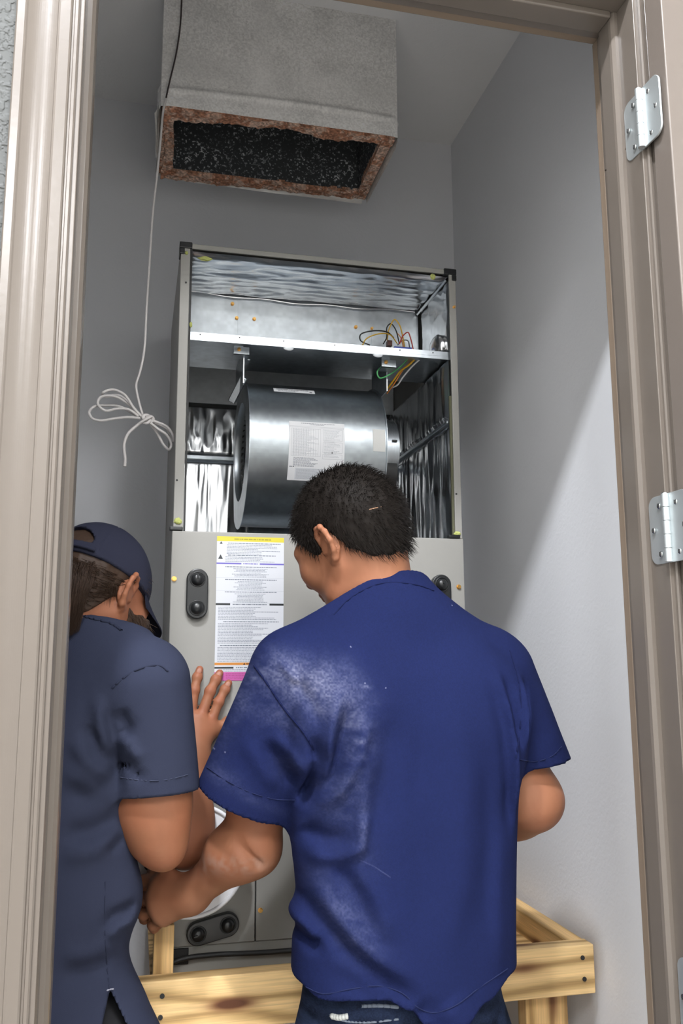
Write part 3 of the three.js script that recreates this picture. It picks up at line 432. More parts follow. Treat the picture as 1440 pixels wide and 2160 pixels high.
// ---------------------------------------------------------------- duct hanging from the ceiling
{
  const X0 = 0.018, X1 = 0.578, Y0 = 2.652, D0 = 1.872, D1 = 2.168, W = 0.030;
  const du = thing('supply_duct', 'grey-wrapped fibreglass supply duct hanging open-ended from the closet ceiling', 'duct', V((X0 + X1) / 2, CEIL, -(D0 + D1) / 2));
  const o = [-(X0 + X1) / 2, -CEIL, (D0 + D1) / 2]; const add = (n, g, m, par = du) => { g.translate(...o); return mesh(n, g, m, par); };
  const inX = [X0 + W, X1 - W], inD = [D0 + W, D1 - W];
  // wrapped outer faces, slightly quilted
  function face(w, h, map) { const nx = 90, ny = 60, g = new THREE.PlaneGeometry(w, h, nx, ny), p = g.attributes.position, uv = g.attributes.uv; for (let i = 0; i < p.count; i++) { const x = p.getX(i), y = p.getY(i); const yb = y + h / 2; const e = sst(0, 0.02, w / 2 - Math.abs(x)); let z = 0.004 * (fbm(x * 9 + w, y * 9, 2, 3) - 0.5) + 0.0015 * (fbm(x * 60, y * 60, 5, 2) - 0.5); const fold = yb - 0.043 - 0.010 * Math.sin(x * 5 + 1) + 0.012 * x; z += 0.007 * Math.exp(-fold * fold / 0.00005) + 0.004 * sst(0.02, -0.03, fold); p.setZ(i, z * e); uv.setXY(i, x, y); } g.computeVertexNormals(); return g; }
  const H = CEIL - Y0;
  { const g = face(X1 - X0 + 0.007, H); g.translate((X0 + X1) / 2, (Y0 + CEIL) / 2, -D0 + 0.0035); add('wrap_face', g, M.duct); }
  { const g = face(X1 - X0 + 0.007, H); g.rotateY(Math.PI); g.translate((X0 + X1) / 2, (Y0 + CEIL) / 2, -D1 - 0.0035); add('wrap_face', g, M.duct); }
  for (const [x, s] of [[X0 - 0.0035, -1], [X1 + 0.0035, 1]]) { const g = face(D1 - D0 + 0.007, H); g.rotateY(s * Math.PI / 2); g.translate(x, (Y0 + CEIL) / 2, -(D0 + D1) / 2); add('wrap_face', g, M.duct); }
  // board core with dark lining inside
  add('core', bx(X0, X1, Y0 + 0.006, CEIL, D0, inD[0] - 0.002), M.fibre); add('core', bx(X0, X1, Y0 + 0.006, CEIL, inD[1] + 0.002, D1), M.fibre);
  add('core', bx(X0, inX[0] - 0.002, Y0 + 0.006, CEIL, inD[0] - 0.002, inD[1] + 0.002), M.fibre); add('core', bx(inX[1] + 0.002, X1, Y0 + 0.006, CEIL, inD[0] - 0.002, inD[1] + 0.002), M.fibre);
  add('lining', bx(inX[0] - 0.002, inX[1] + 0.002, Y0 + 0.008, CEIL, inD[0] - 0.002, inD[0]), M.ductin); add('lining', bx(inX[0] - 0.002, inX[1] + 0.002, Y0 + 0.008, CEIL, inD[1], inD[1] + 0.002), M.ductin);
  add('lining', bx(inX[0] - 0.002, inX[0], Y0 + 0.008, CEIL, inD[0], inD[1]), M.ductin); add('lining', bx(inX[1], inX[1] + 0.002, Y0 + 0.008, CEIL, inD[0], inD[1]), M.ductin);
  add('lining', bx(inX[0], inX[1], CEIL - 0.004, CEIL - 0.001, inD[0], inD[1]), M.ductin);
  // raw fibre edges along the open bottom
  function edge(x0, x1, d0, d1, sd) { const along = (x1 - x0) > (d1 - d0); const g = new THREE.BoxGeometry(x1 - x0, 0.016, d1 - d0, along ? 120 : 12, 4, along ? 12 : 70); const p = g.attributes.position; for (let i = 0; i < p.count; i++) { const x = p.getX(i), y = p.getY(i), z = p.getZ(i); const n = fbm(x * 55 + sd, y * 55, z * 55, 3) - 0.5, m = fbm(x * 9 + sd, z * 9, sd, 2) - 0.5; p.setXYZ(i, x + (along ? 0 : n * 0.008 + m * 0.014), y + (y < 0 ? n * 0.012 + m * 0.016 : 0), z + (along ? n * 0.008 + m * 0.014 : 0)); } g.computeVertexNormals(); g.translate((x0 + x1) / 2, Y0 + 0.004, -(d0 + d1) / 2); return triUV(g); }
  add('fibre_edge', edge(X0 + 0.002, X1 - 0.002, D0 + 0.004, inD[0], 1), M.fibre); add('fibre_edge', edge(X0 + 0.004, X1 - 0.004, inD[1], D1 - 0.004, 5), M.fibre);
  add('fibre_edge', edge(X0 + 0.006, inX[0], D0 + 0.006, D1 - 0.006, 9), M.fibre); add('fibre_edge', edge(inX[1], X1 - 0.004, D0 + 0.006, D1 - 0.006, 13), M.fibre);
  // loose flaps of wrap at the lower corners
  function flap(a, b, c, d, sd) { const n = 14, pos = [], uv = [], idx = []; for (let i = 0; i <= n; i++) for (let j = 0; j <= n; j++) { const u = i / n, v = j / n; const p = a.clone().lerp(b, u).lerp(d.clone().lerp(c, u), v); p.x += 0.005 * (fbm(u * 4 + sd, v * 4, 1, 2) - 0.5); p.z += 0.006 * (fbm(u * 4, v * 4 + sd, 7, 2) - 0.5); pos.push(p.x, p.y, p.z); uv.push(u * 0.1, v * 0.1); } for (let i = 0; i < n; i++) for (let j = 0; j < n; j++) { const q = i * (n + 1) + j; idx.push(q, q + 1, q + n + 1, q + 1, q + n + 2, q + n + 1); } const g = new THREE.BufferGeometry(); g.setAttribute('position', new THREE.Float32BufferAttribute(pos, 3)); g.setAttribute('uv', new THREE.Float32BufferAttribute(uv, 2)); g.setIndex(idx); g.computeVertexNormals(); return g; }
  const fm = M.duct.clone(); fm.side = THREE.DoubleSide;
  add('wrap_flap', flap(V(X0 - 0.001, Y0 + 0.03, -D0), V(X0 - 0.001, Y0 + 0.03, -D1), V(X0 - 0.004, Y0 - 0.016, -D1 + 0.03), V(X0 - 0.016, Y0 - 0.004, -D0 - 0.02), 2), fm);
  add('wrap_flap', flap(V(X1 + 0.001, Y0 + 0.03, -D0), V(X1 + 0.001, Y0 + 0.03, -D1), V(X1 + 0.003, Y0 - 0.012, -D1), V(X1 + 0.008, Y0 - 0.010, -D0 - 0.02), 4), fm);
  add('wrap_flap', flap(V(X0 + 0.05, Y0 + 0.02, -D1 - 0.001), V(X1 - 0.002, Y0 + 0.02, -D1 - 0.001), V(X1 - 0.01, Y0 - 0.013, -D1 - 0.004), V(X0 + 0.06, Y0 - 0.006, -D1 - 0.004), 6), fm);
}
// ---------------------------------------------------------------- cord hanging from the ceiling, tied in a bow
{
  const rp = thing('white_cord', 'thin white cord hanging from the ceiling beside the duct, gathered in a loopy knot', 'cord', P(296, 885, 1.86));
  const D = 1.86, o = rp.position; const R = (name, pts, r, seg = 70) => { const g = tube(pts.map((p) => P(p[0], p[1], p[2] || D)), r, seg, 8); g.translate(-o.x, -o.y, -o.z); mesh(name, g, M.rope, rp); };
  { const top = P(383, 0, 1.862); top.y = CEIL; const up = [top, P(383, 0, 1.862), P(380, 55, 1.862), P(372, 110, 1.862), P(357, 175, 1.860), P(349, 212, 1.858)]; const ug = tube(up, 0.0018, 90, 8); ug.translate(-o.x, -o.y, -o.z); mesh('dark_strand', ug, M.twine, rp); const pts = [P(350, 208, 1.858), P(344, 235, 1.856), P(338, 300, 1.856), P(331, 370, 1.858), P(322, 450, D), P(315, 560, D), P(309, 650, D), P(304, 740, D), P(295, 785, D), P(287, 812, D), P(291, 840, D), P(301, 876, D)]; const g = tube(pts, 0.0026, 160, 8); g.translate(-o.x, -o.y, -o.z); mesh('hanging_strand', g, M.rope, rp); }
  const r = 0.0029;
  R('loop', [[300, 880], [283, 862], [262, 832], [238, 822], [217, 828], [222, 836, 1.885], [250, 834, 1.89], [275, 852, 1.885], [298, 880, 1.87]], r);
  R('loop', [[292, 878], [272, 864], [248, 862], [222, 866], [206, 851], [212, 838], [236, 835], [262, 846, 1.87], [296, 880, 1.87]], r);
  R('loop', [[296, 882], [270, 880], [240, 883], [210, 887], [194, 882], [188, 870], [196, 859], [218, 855, 1.885], [250, 857, 1.885], [294, 880, 1.872]], r);
  R('loop', [[312, 884], [330, 890], [352, 900], [363, 915], [365, 930, 1.875], [352, 905, 1.88], [318, 888, 1.87]], r);
  R('loop', [[312, 888], [335, 906], [352, 918], [361, 938], [357, 948], [345, 938, 1.875], [332, 915, 1.875], [316, 892, 1.868]], r);
  R('tail', [[320, 878, 1.852], [308, 884, 1.850], [288, 898], [270, 915], [262, 935], [262, 950], [264, 968], [263, 984]], 0.0033);
  const k = new THREE.TorusKnotGeometry(0.0065, 0.0034, 60, 8, 2, 3); k.scale(1.2, 1, 0.8); const kp = P(311, 884, 1.858); k.translate(kp.x - o.x, kp.y - o.y, kp.z - o.z); mesh('knot', k, M.rope, rp);
}

// ---------------------------------------------------------------- people: distance fields meshed as smooth skins
const vp = (v) => [v.x, v.y, v.z];
function rc(a, b, ra, rb) { // tapered capsule
  const ax = a.x, ay = a.y, az = a.z, bx_ = b.x - ax, by_ = b.y - ay, bz_ = b.z - az, il = 1 / (bx_ * bx_ + by_ * by_ + bz_ * bz_ + 1e-12);
  return (x, y, z) => { const px = x - ax, py = y - ay, pz = z - az; const t = clamp((px * bx_ + py * by_ + pz * bz_) * il, 0, 1); const dx = px - bx_ * t, dy = py - by_ * t, dz = pz - bz_ * t; return Math.sqrt(dx * dx + dy * dy + dz * dz) - ra - (rb - ra) * t; };
}
function ell(c, r) { return (x, y, z) => { const a = (x - c[0]) / r[0], b = (y - c[1]) / r[1], d = (z - c[2]) / r[2]; const k0 = Math.sqrt(a * a + b * b + d * d); const e = a / r[0], f = b / r[1], g = d / r[2]; const k1 = Math.sqrt(e * e + f * f + g * g); return k1 < 1e-6 ? -Math.min(r[0], r[1], r[2]) : k0 * (k0 - 1) / k1; }; }
function smin(a, b, k) { const h = k - Math.abs(a - b); return h > 0 ? Math.min(a, b) - h * h / (4 * k) : Math.min(a, b); }
const smax = (a, b, k) => -smin(-a, -b, k);
const uni = (fs, k) => (x, y, z) => { let d = fs[0](x, y, z); for (let i = 1; i < fs.length; i++) d = smin(d, fs[i](x, y, z), k); return d; };
// stacked ellipses in a turned frame: rows of [y, cx, cDepth, halfWidth, halfDepth]
function stack(rows, turn = 0, pw = 2) {
  const c = Math.cos(turn), s = Math.sin(turn), n = rows.length; // turn: towards the person's right
  return (x, y, z) => {
    let i = 0; while (i < n - 2 && y > rows[i + 1][0]) i++;
    const A = rows[i], B = rows[i + 1]; let t = clamp((y - A[0]) / (B[0] - A[0]), 0, 1); const tt = t;
    const p0 = rows[Math.max(0, i - 1)], p3 = rows[Math.min(n - 1, i + 2)];
    const cr = (k) => { const a = p0[k], b = A[k], d = B[k], e = p3[k]; return 0.5 * (2 * b + (d - a) * tt + (2 * a - 5 * b + 4 * d - e) * tt * tt + (3 * b - a - 3 * d + e) * tt * tt * tt); };
    const dx = x - cr(1), dz = z + cr(2), a = cr(3), b = cr(4); const lx = (c * dx + s * dz), lz = (-s * dx + c * dz);
    let k0, k1; const u = Math.abs(lx / a), v = Math.abs(lz / b);
    if (pw === 2) { k0 = Math.sqrt(u * u + v * v); } else k0 = Math.pow(Math.pow(u, pw) + Math.pow(v, pw), 1 / pw);
    k1 = Math.sqrt((u / a) * (u / a) + (v / b) * (v / b)); const d2 = k1 < 1e-6 ? -Math.min(a, b) : k0 * (k0 - 1) / Math.max(k1, 1e-6);
    return Math.max(d2, rows[0][0] - y, y - rows[n - 1][0]);
  };
}
function nets(f, lo, hi, h, L = 1.5) {
  const nx = Math.ceil((hi[0] - lo[0]) / h / 4) * 4 + 4, ny = Math.ceil((hi[1] - lo[1]) / h / 4) * 4 + 4, nz = Math.ceil((hi[2] - lo[2]) / h / 4) * 4 + 4;
  const F = new Float32Array(nx * ny * nz), id = (i, j, k) => (k * ny + j) * nx + i; const far = 2 * h * 1.7321 * L + h;
  for (let k = 0; k < nz; k += 4) for (let j = 0; j < ny; j += 4) for (let i = 0; i < nx; i += 4) {
    const c = f(lo[0] + (i + 1.5) * h, lo[1] + (j + 1.5) * h, lo[2] + (k + 1.5) * h); const skip = Math.abs(c) > far;
    for (let q = k; q < k + 4; q++) for (let p = j; p < j + 4; p++) for (let o = i; o < i + 4; o++) F[id(o, p, q)] = skip ? c : f(lo[0] + o * h, lo[1] + p * h, lo[2] + q * h);
  }
  const vid = new Int32Array(nx * ny * nz).fill(-1), pos = [], idx = [];
  const E = [[0, 1], [2, 3], [4, 5], [6, 7], [0, 2], [1, 3], [4, 6], [5, 7], [0, 4], [1, 5], [2, 6], [3, 7]];
  const cv = new Float32Array(8);
  for (let k = 0; k < nz - 1; k++) for (let j = 0; j < ny - 1; j++) for (let i = 0; i < nx - 1; i++) {
    const b = id(i, j, k); let m = 0;
    for (let q = 0; q < 8; q++) { cv[q] = F[b + (q & 1) + ((q >> 1) & 1) * nx + (q >> 2) * nx * ny]; if (cv[q] < 0) m |= 1 << q; }
    if (m === 0 || m === 255) continue;
    let sx = 0, sy = 0, sz = 0, n = 0;
    for (const [a, c] of E) { const va = cv[a], vc = cv[c]; if ((va < 0) === (vc < 0)) continue; const t = va / (va - vc); sx += mix(a & 1, c & 1, t); sy += mix((a >> 1) & 1, (c >> 1) & 1, t); sz += mix(a >> 2, c >> 2, t); n++; }
    vid[b] = pos.length / 3; pos.push(lo[0] + (i + sx / n) * h, lo[1] + (j + sy / n) * h, lo[2] + (k + sz / n) * h);
  }
  const quad = (a, b, c, d, fl) => { if (a < 0 || b < 0 || c < 0 || d < 0) return; if (fl) idx.push(a, c, b, a, d, c); else idx.push(a, b, c, a, c, d); };
  for (let k = 1; k < nz - 1; k++) for (let j = 1; j < ny - 1; j++) for (let i = 1; i < nx - 1; i++) {
    const b = id(i, j, k), s = F[b] < 0;
    if (s !== (F[b + 1] < 0)) quad(vid[id(i, j - 1, k - 1)], vid[id(i, j, k - 1)], vid[b], vid[id(i, j - 1, k)], !s);
    if (s !== (F[b + nx] < 0)) quad(vid[id(i - 1, j, k - 1)], vid[id(i - 1, j, k)], vid[b], vid[id(i, j, k - 1)], !s);
    if (s !== (F[b + nx * ny] < 0)) quad(vid[id(i - 1, j - 1, k)], vid[id(i, j - 1, k)], vid[b], vid[id(i - 1, j, k)], !s);
  }
  // settle the vertices onto the surface
  const e = h * 0.3;
  for (let q = 0; q < pos.length; q += 3) { const x = pos[q], y = pos[q + 1], z = pos[q + 2], d = f(x, y, z); const gx = f(x + e, y, z) - d, gy = f(x, y + e, z) - d, gz = f(x, y, z + e) - d; const g2 = (gx * gx + gy * gy + gz * gz) / (e * e); if (g2 < 0.05) continue; const t = clamp(d / g2, -0.6 * h, 0.6 * h) / e; pos[q] -= gx * t; pos[q + 1] -= gy * t; pos[q + 2] -= gz * t; }
  const g = new THREE.BufferGeometry(); g.setAttribute('position', new THREE.Float32BufferAttribute(pos, 3)); g.setIndex(idx); g.computeVertexNormals(); return g;
}
const box = (pts, m) => { const lo = [1e9, 1e9, 1e9], hi = [-1e9, -1e9, -1e9]; for (const p of pts) vp(p).forEach((v, i) => { lo[i] = Math.min(lo[i], v - m); hi[i] = Math.max(hi[i], v + m); }); return [lo, hi]; };
function colour(g, fn) { const p = g.attributes.position, c = new Float32Array(p.count * 3), o = [0, 0, 0]; for (let i = 0; i < p.count; i++) { fn(p.getX(i), p.getY(i), p.getZ(i), o); c[i * 3] = o[0]; c[i * 3 + 1] = o[1]; c[i * 3 + 2] = o[2]; } g.setAttribute('color', new THREE.BufferAttribute(c, 3)); return g; }
function planarUV(g, x0, y0, w, h) { const p = g.attributes.position, uv = new Float32Array(p.count * 2); for (let i = 0; i < p.count; i++) { uv[i * 2] = (p.getX(i) - x0) / w; uv[i * 2 + 1] = (p.getY(i) - y0) / h; } g.setAttribute('uv', new THREE.BufferAttribute(uv, 2)); return g; }
function march(f, px, py, D0, D1, lift = 0) { const n = 160; for (let i = 0; i <= n; i++) { const D = mix(D0, D1, i / n), p = P(px, py, D); if (f(p.x, p.y, p.z) < lift) return p; } return null; }
function seam(f, pts, D0, D1, r, lift = 0.0004, seg = 80) { const c = new THREE.CatmullRomCurve3(pts.map(([x, y]) => V(x, y, 0)), false, 'centripetal'); const q = []; for (let i = 0; i <= 40; i++) { const t = c.getPoint(i / 40); const p = march(f, t.x, t.y, D0, D1, lift); if (p) q.push(p); } return q.length > 3 ? tube(q, r, seg, 6) : null; }
// folds: polylines in photo pixels carried to the cloth's depth; they push the cloth in or out
function folds(list, D, zref, soft = 0.05) {
  const ls = list.map(([amp, w, pts]) => { const q = pts.map(([x, y]) => P(x, y, D)); let len = 0; const seg = []; for (let i = 0; i < q.length - 1; i++) { const l = Math.hypot(q[i + 1].x - q[i].x, q[i + 1].y - q[i].y); seg.push([q[i].x, q[i].y, q[i + 1].x - q[i].x, q[i + 1].y - q[i].y, l * l, len, l]); len += l; } return { amp: amp * 1.3, w2: 1 / (w * w * 0.81), reach: 9 * w * w, seg, len }; });
  return (x, y, z) => {
    const wz = sst(zref - soft, zref + soft, z); if (wz <= 0) return 0; let s = 0;
    for (const f of ls) {
      let best = 1e9, at = 0; for (const g of f.seg) { const t = clamp(((x - g[0]) * g[2] + (y - g[1]) * g[3]) / g[4], 0, 1); const dx = x - g[0] - g[2] * t, dy = y - g[1] - g[3] * t, d2 = dx * dx + dy * dy; if (d2 < best) { best = d2; at = g[5] + g[6] * t; } }
      if (best < f.reach) { const u = at / f.len; s += f.amp * Math.exp(-best * f.w2) * sst(-0.06, 0.3, u) * sst(1.06, 0.7, u); }
    }
    return s * wz;
  };
}
// the pieces of a head in its own frame: x to the person's left, y up, z forward
function headField(o = {}) {
  const S = o.scale || 1; const e = (c, r) => ell(c, r);
  const parts = [e([0, 0.026, -0.014], [0.0755, 0.091, 0.096]), e([0, -0.026, 0.03], [0.062, 0.088, 0.064])];
  const jaw = []; for (const s of [-1, 1]) { jaw.push(rc(V(s * 0.054, -0.035, -0.004), V(s * 0.046, -0.075, 0.028), 0.020, 0.019), rc(V(s * 0.046, -0.075, 0.028), V(s * 0.012, -0.104, 0.074), 0.019, 0.016), e([s * 0.044, -0.022, 0.058], [0.024, 0.028, 0.028]), rc(V(s * 0.012, 0.020, 0.092), V(s * 0.046, 0.018, 0.074), 0.008, 0.008)); }
  const nose = uni([rc(V(0, 0.008, 0.094), V(0, -0.030, 0.112), 0.0075, 0.011), rc(V(-0.013, -0.034, 0.098), V(0.013, -0.034, 0.098), 0.0075, 0.0075)], 0.01);
  const lips = uni([rc(V(-0.018, -0.058, 0.088), V(0.018, -0.058, 0.088), 0.006, 0.006), rc(V(-0.015, -0.068, 0.086), V(0.015, -0.068, 0.086), 0.007, 0.007), e([0, -0.098, 0.080], [0.018, 0.016, 0.014])], 0.006);
  const sock = uni([e([-0.031, 0.004, 0.096], [0.016, 0.010, 0.012]), e([0.031, 0.004, 0.096], [0.016, 0.010, 0.012])], 0.001), ball = uni([e([-0.031, 0.003, 0.079], [0.012, 0.012, 0.012]), e([0.031, 0.003, 0.079], [0.012, 0.012, 0.012])], 0.001);
  const base = uni(parts, 0.03), j = uni(jaw, 0.02);
  // ears
  const ears = []; for (const s of [-1, 1]) {
    const q = [[0.074, 0.006, 0.010], [0.078, 0.020, 0.009], [0.084, 0.029, -0.001], [0.091, 0.028, -0.014], [0.096, 0.016, -0.023], [0.095, 0.000, -0.025], [0.090, -0.015, -0.020], [0.083, -0.027, -0.011], [0.076, -0.031, -0.002], [0.072, -0.024, 0.004]].map(([x, y, z]) => V(s * x, y + 0.002, z - 0.008));
    for (let i = 0; i < q.length - 1; i++) { const r = (k) => k > 6 ? 0.0062 : 0.0044; ears.push(rc(q[i], q[i + 1], r(i), r(i + 1))); }
    const a = [[0.080, 0.016, -0.006], [0.086, 0.006, -0.013], [0.085, -0.006, -0.014], [0.079, -0.015, -0.006]].map(([x, y, z]) => V(s * x, y + 0.002, z - 0.008)); for (let i = 0; i < 3; i++) ears.push(rc(a[i], a[i + 1], 0.0036, 0.0036));
    ears.push(ell([s * 0.0775, 0.0, -0.018], [0.0060, 0.025, 0.017]), rc(V(s * 0.074, 0.004, -0.001), V(s * 0.076, -0.008, -0.001), 0.005, 0.005));
  }
  const ear = uni(ears, 0.0035);
  return { skin: (x, y, z) => { x /= S; y /= S; z /= S; let d = smin(base(x, y, z), j(x, y, z), 0.022); d = smin(d, nose(x, y, z), 0.012); d = smax(d, -sock(x, y, z), 0.008); d = Math.min(d, ball(x, y, z)); d = smin(d, lips(x, y, z), 0.006); if (Math.abs(x) > 0.06) d = smin(d, ear(x, y, z), 0.004); return d * S; }, skull: (x, y, z) => { x /= S; y /= S; z /= S; return smin(parts[0](x, y, z), j(x, y, z) + 0.004, 0.02) * S; }, crown: (x, y, z) => parts[0](x / S, y / S, z / S) * S };
}
function frameOf(c, psi, phi, roll = 0) { // psi: turned to the person's left, phi: bowed down
  const F = V(-Math.sin(psi) * Math.cos(phi), -Math.sin(phi), -Math.cos(psi) * Math.cos(phi)), U = V(-Math.sin(psi) * Math.sin(phi), Math.cos(phi), -Math.cos(psi) * Math.sin(phi)); U.applyAxisAngle(F, roll); const Lf = U.clone().cross(F);
  const to = (x, y, z) => { const dx = x - c.x, dy = y - c.y, dz = z - c.z; return [dx * Lf.x + dy * Lf.y + dz * Lf.z, dx * U.x + dy * U.y + dz * U.z, dx * F.x + dy * F.y + dz * F.z]; };
  return { c, F, U, L: Lf, to, wrap: (f) => (x, y, z) => { const dx = x - c.x, dy = y - c.y, dz = z - c.z; return f(dx * Lf.x + dy * Lf.y + dz * Lf.z, dx * U.x + dy * U.y + dz * U.z, dx * F.x + dy * F.y + dz * F.z); }, out: (x, y, z) => c.clone().addScaledVector(Lf, x).addScaledVector(U, y).addScaledVector(F, z) };
}
// thin tapering hairs: [root, tip, bend] merged into one geometry
function strands(list, r0) {
  const pos = [], idx = [], nor = []; const d = V(), a = V(), b = V();
  for (const s of list) {
    const n = s.length, k0 = pos.length / 3, rr = r0 * (0.7 + 0.6 * rnd());
    for (let i = 0; i < n; i++) { d.copy(s[Math.min(n - 1, i + 1)]).sub(s[Math.max(0, i - 1)]).normalize(); a.set(d.y, -d.x, 0.3).cross(d).normalize(); b.copy(d).cross(a); const r = rr * (1 - 0.9 * i / (n - 1)); for (let q = 0; q < 3; q++) { const t = q * 2.0944, ux = a.x * Math.cos(t) + b.x * Math.sin(t), uy = a.y * Math.cos(t) + b.y * Math.sin(t), uz = a.z * Math.cos(t) + b.z * Math.sin(t); pos.push(s[i].x + ux * r, s[i].y + uy * r, s[i].z + uz * r); nor.push(ux, uy, uz); } }
    for (let i = 0; i < n - 1; i++) for (let q = 0; q < 3; q++) { const u = k0 + i * 3 + q, v = k0 + i * 3 + (q + 1) % 3; idx.push(u, v, u + 3, v, v + 3, u + 3); }
  }
  const g = new THREE.BufferGeometry(); g.setAttribute('position', new THREE.Float32BufferAttribute(pos, 3)); g.setAttribute('normal', new THREE.Float32BufferAttribute(nor, 3)); g.setIndex(idx); return g;
}
const join = (gs) => mergeGeometries(gs.map((g) => { for (const k of Object.keys(g.attributes)) if (!['position', 'normal', 'color'].includes(k)) g.deleteAttribute(k); return g; }));
const skinTone = (base, red = 0.5) => (x, y, z, o) => { const n = fbm(x * 18, y * 18, z * 18, 3) - 0.5, m = fbm(x * 90, y * 90, z * 90, 2) - 0.5; o[0] = base[0] * (1 + 0.16 * n + 0.06 * m); o[1] = base[1] * (1 - 0.10 * n * red + 0.08 * m); o[2] = base[2] * (1 - 0.16 * n * red + 0.08 * m); };
const skinMat = () => new THREE.MeshPhysicalMaterial({ vertexColors: true, roughness: 0.55, specularIntensity: 0.6 });
function shoe(px, pz, turn) { const f = uni([ell([0, 0.045, 0.02], [0.047, 0.045, 0.085]), ell([0, 0.035, -0.075], [0.05, 0.035, 0.085]), rc(V(0, 0.05, 0.03), V(0, 0.11, 0.045), 0.045, 0.045)], 0.03); const g = nets((x, y, z) => Math.max(f(x, y, z), 0.002 - y), [-0.07, -0.01, -0.18], [0.07, 0.17, 0.13], 0.008); g.rotateY(turn); g.translate(px, 0, pz); return g; }
function addTo(group, name, g, m, parent) { g.translate(-group.position.x, -group.position.y, -group.position.z); return mesh(name, g, m, parent || group); }
function finger(js, r) { const fs = []; for (let i = 0; i < js.length - 1; i++) { const ra = r * (1 - 0.10 * i), rb = r * (1 - 0.10 * (i + 1)); fs.push(rc(js[i], js[i + 1], ra, rb)); } for (let i = 1; i < js.length - 1; i++) fs.push(ell(vp(js[i]), [r * 0.99, r * 0.99, r * 0.99])); return uni(fs, 0.004); }

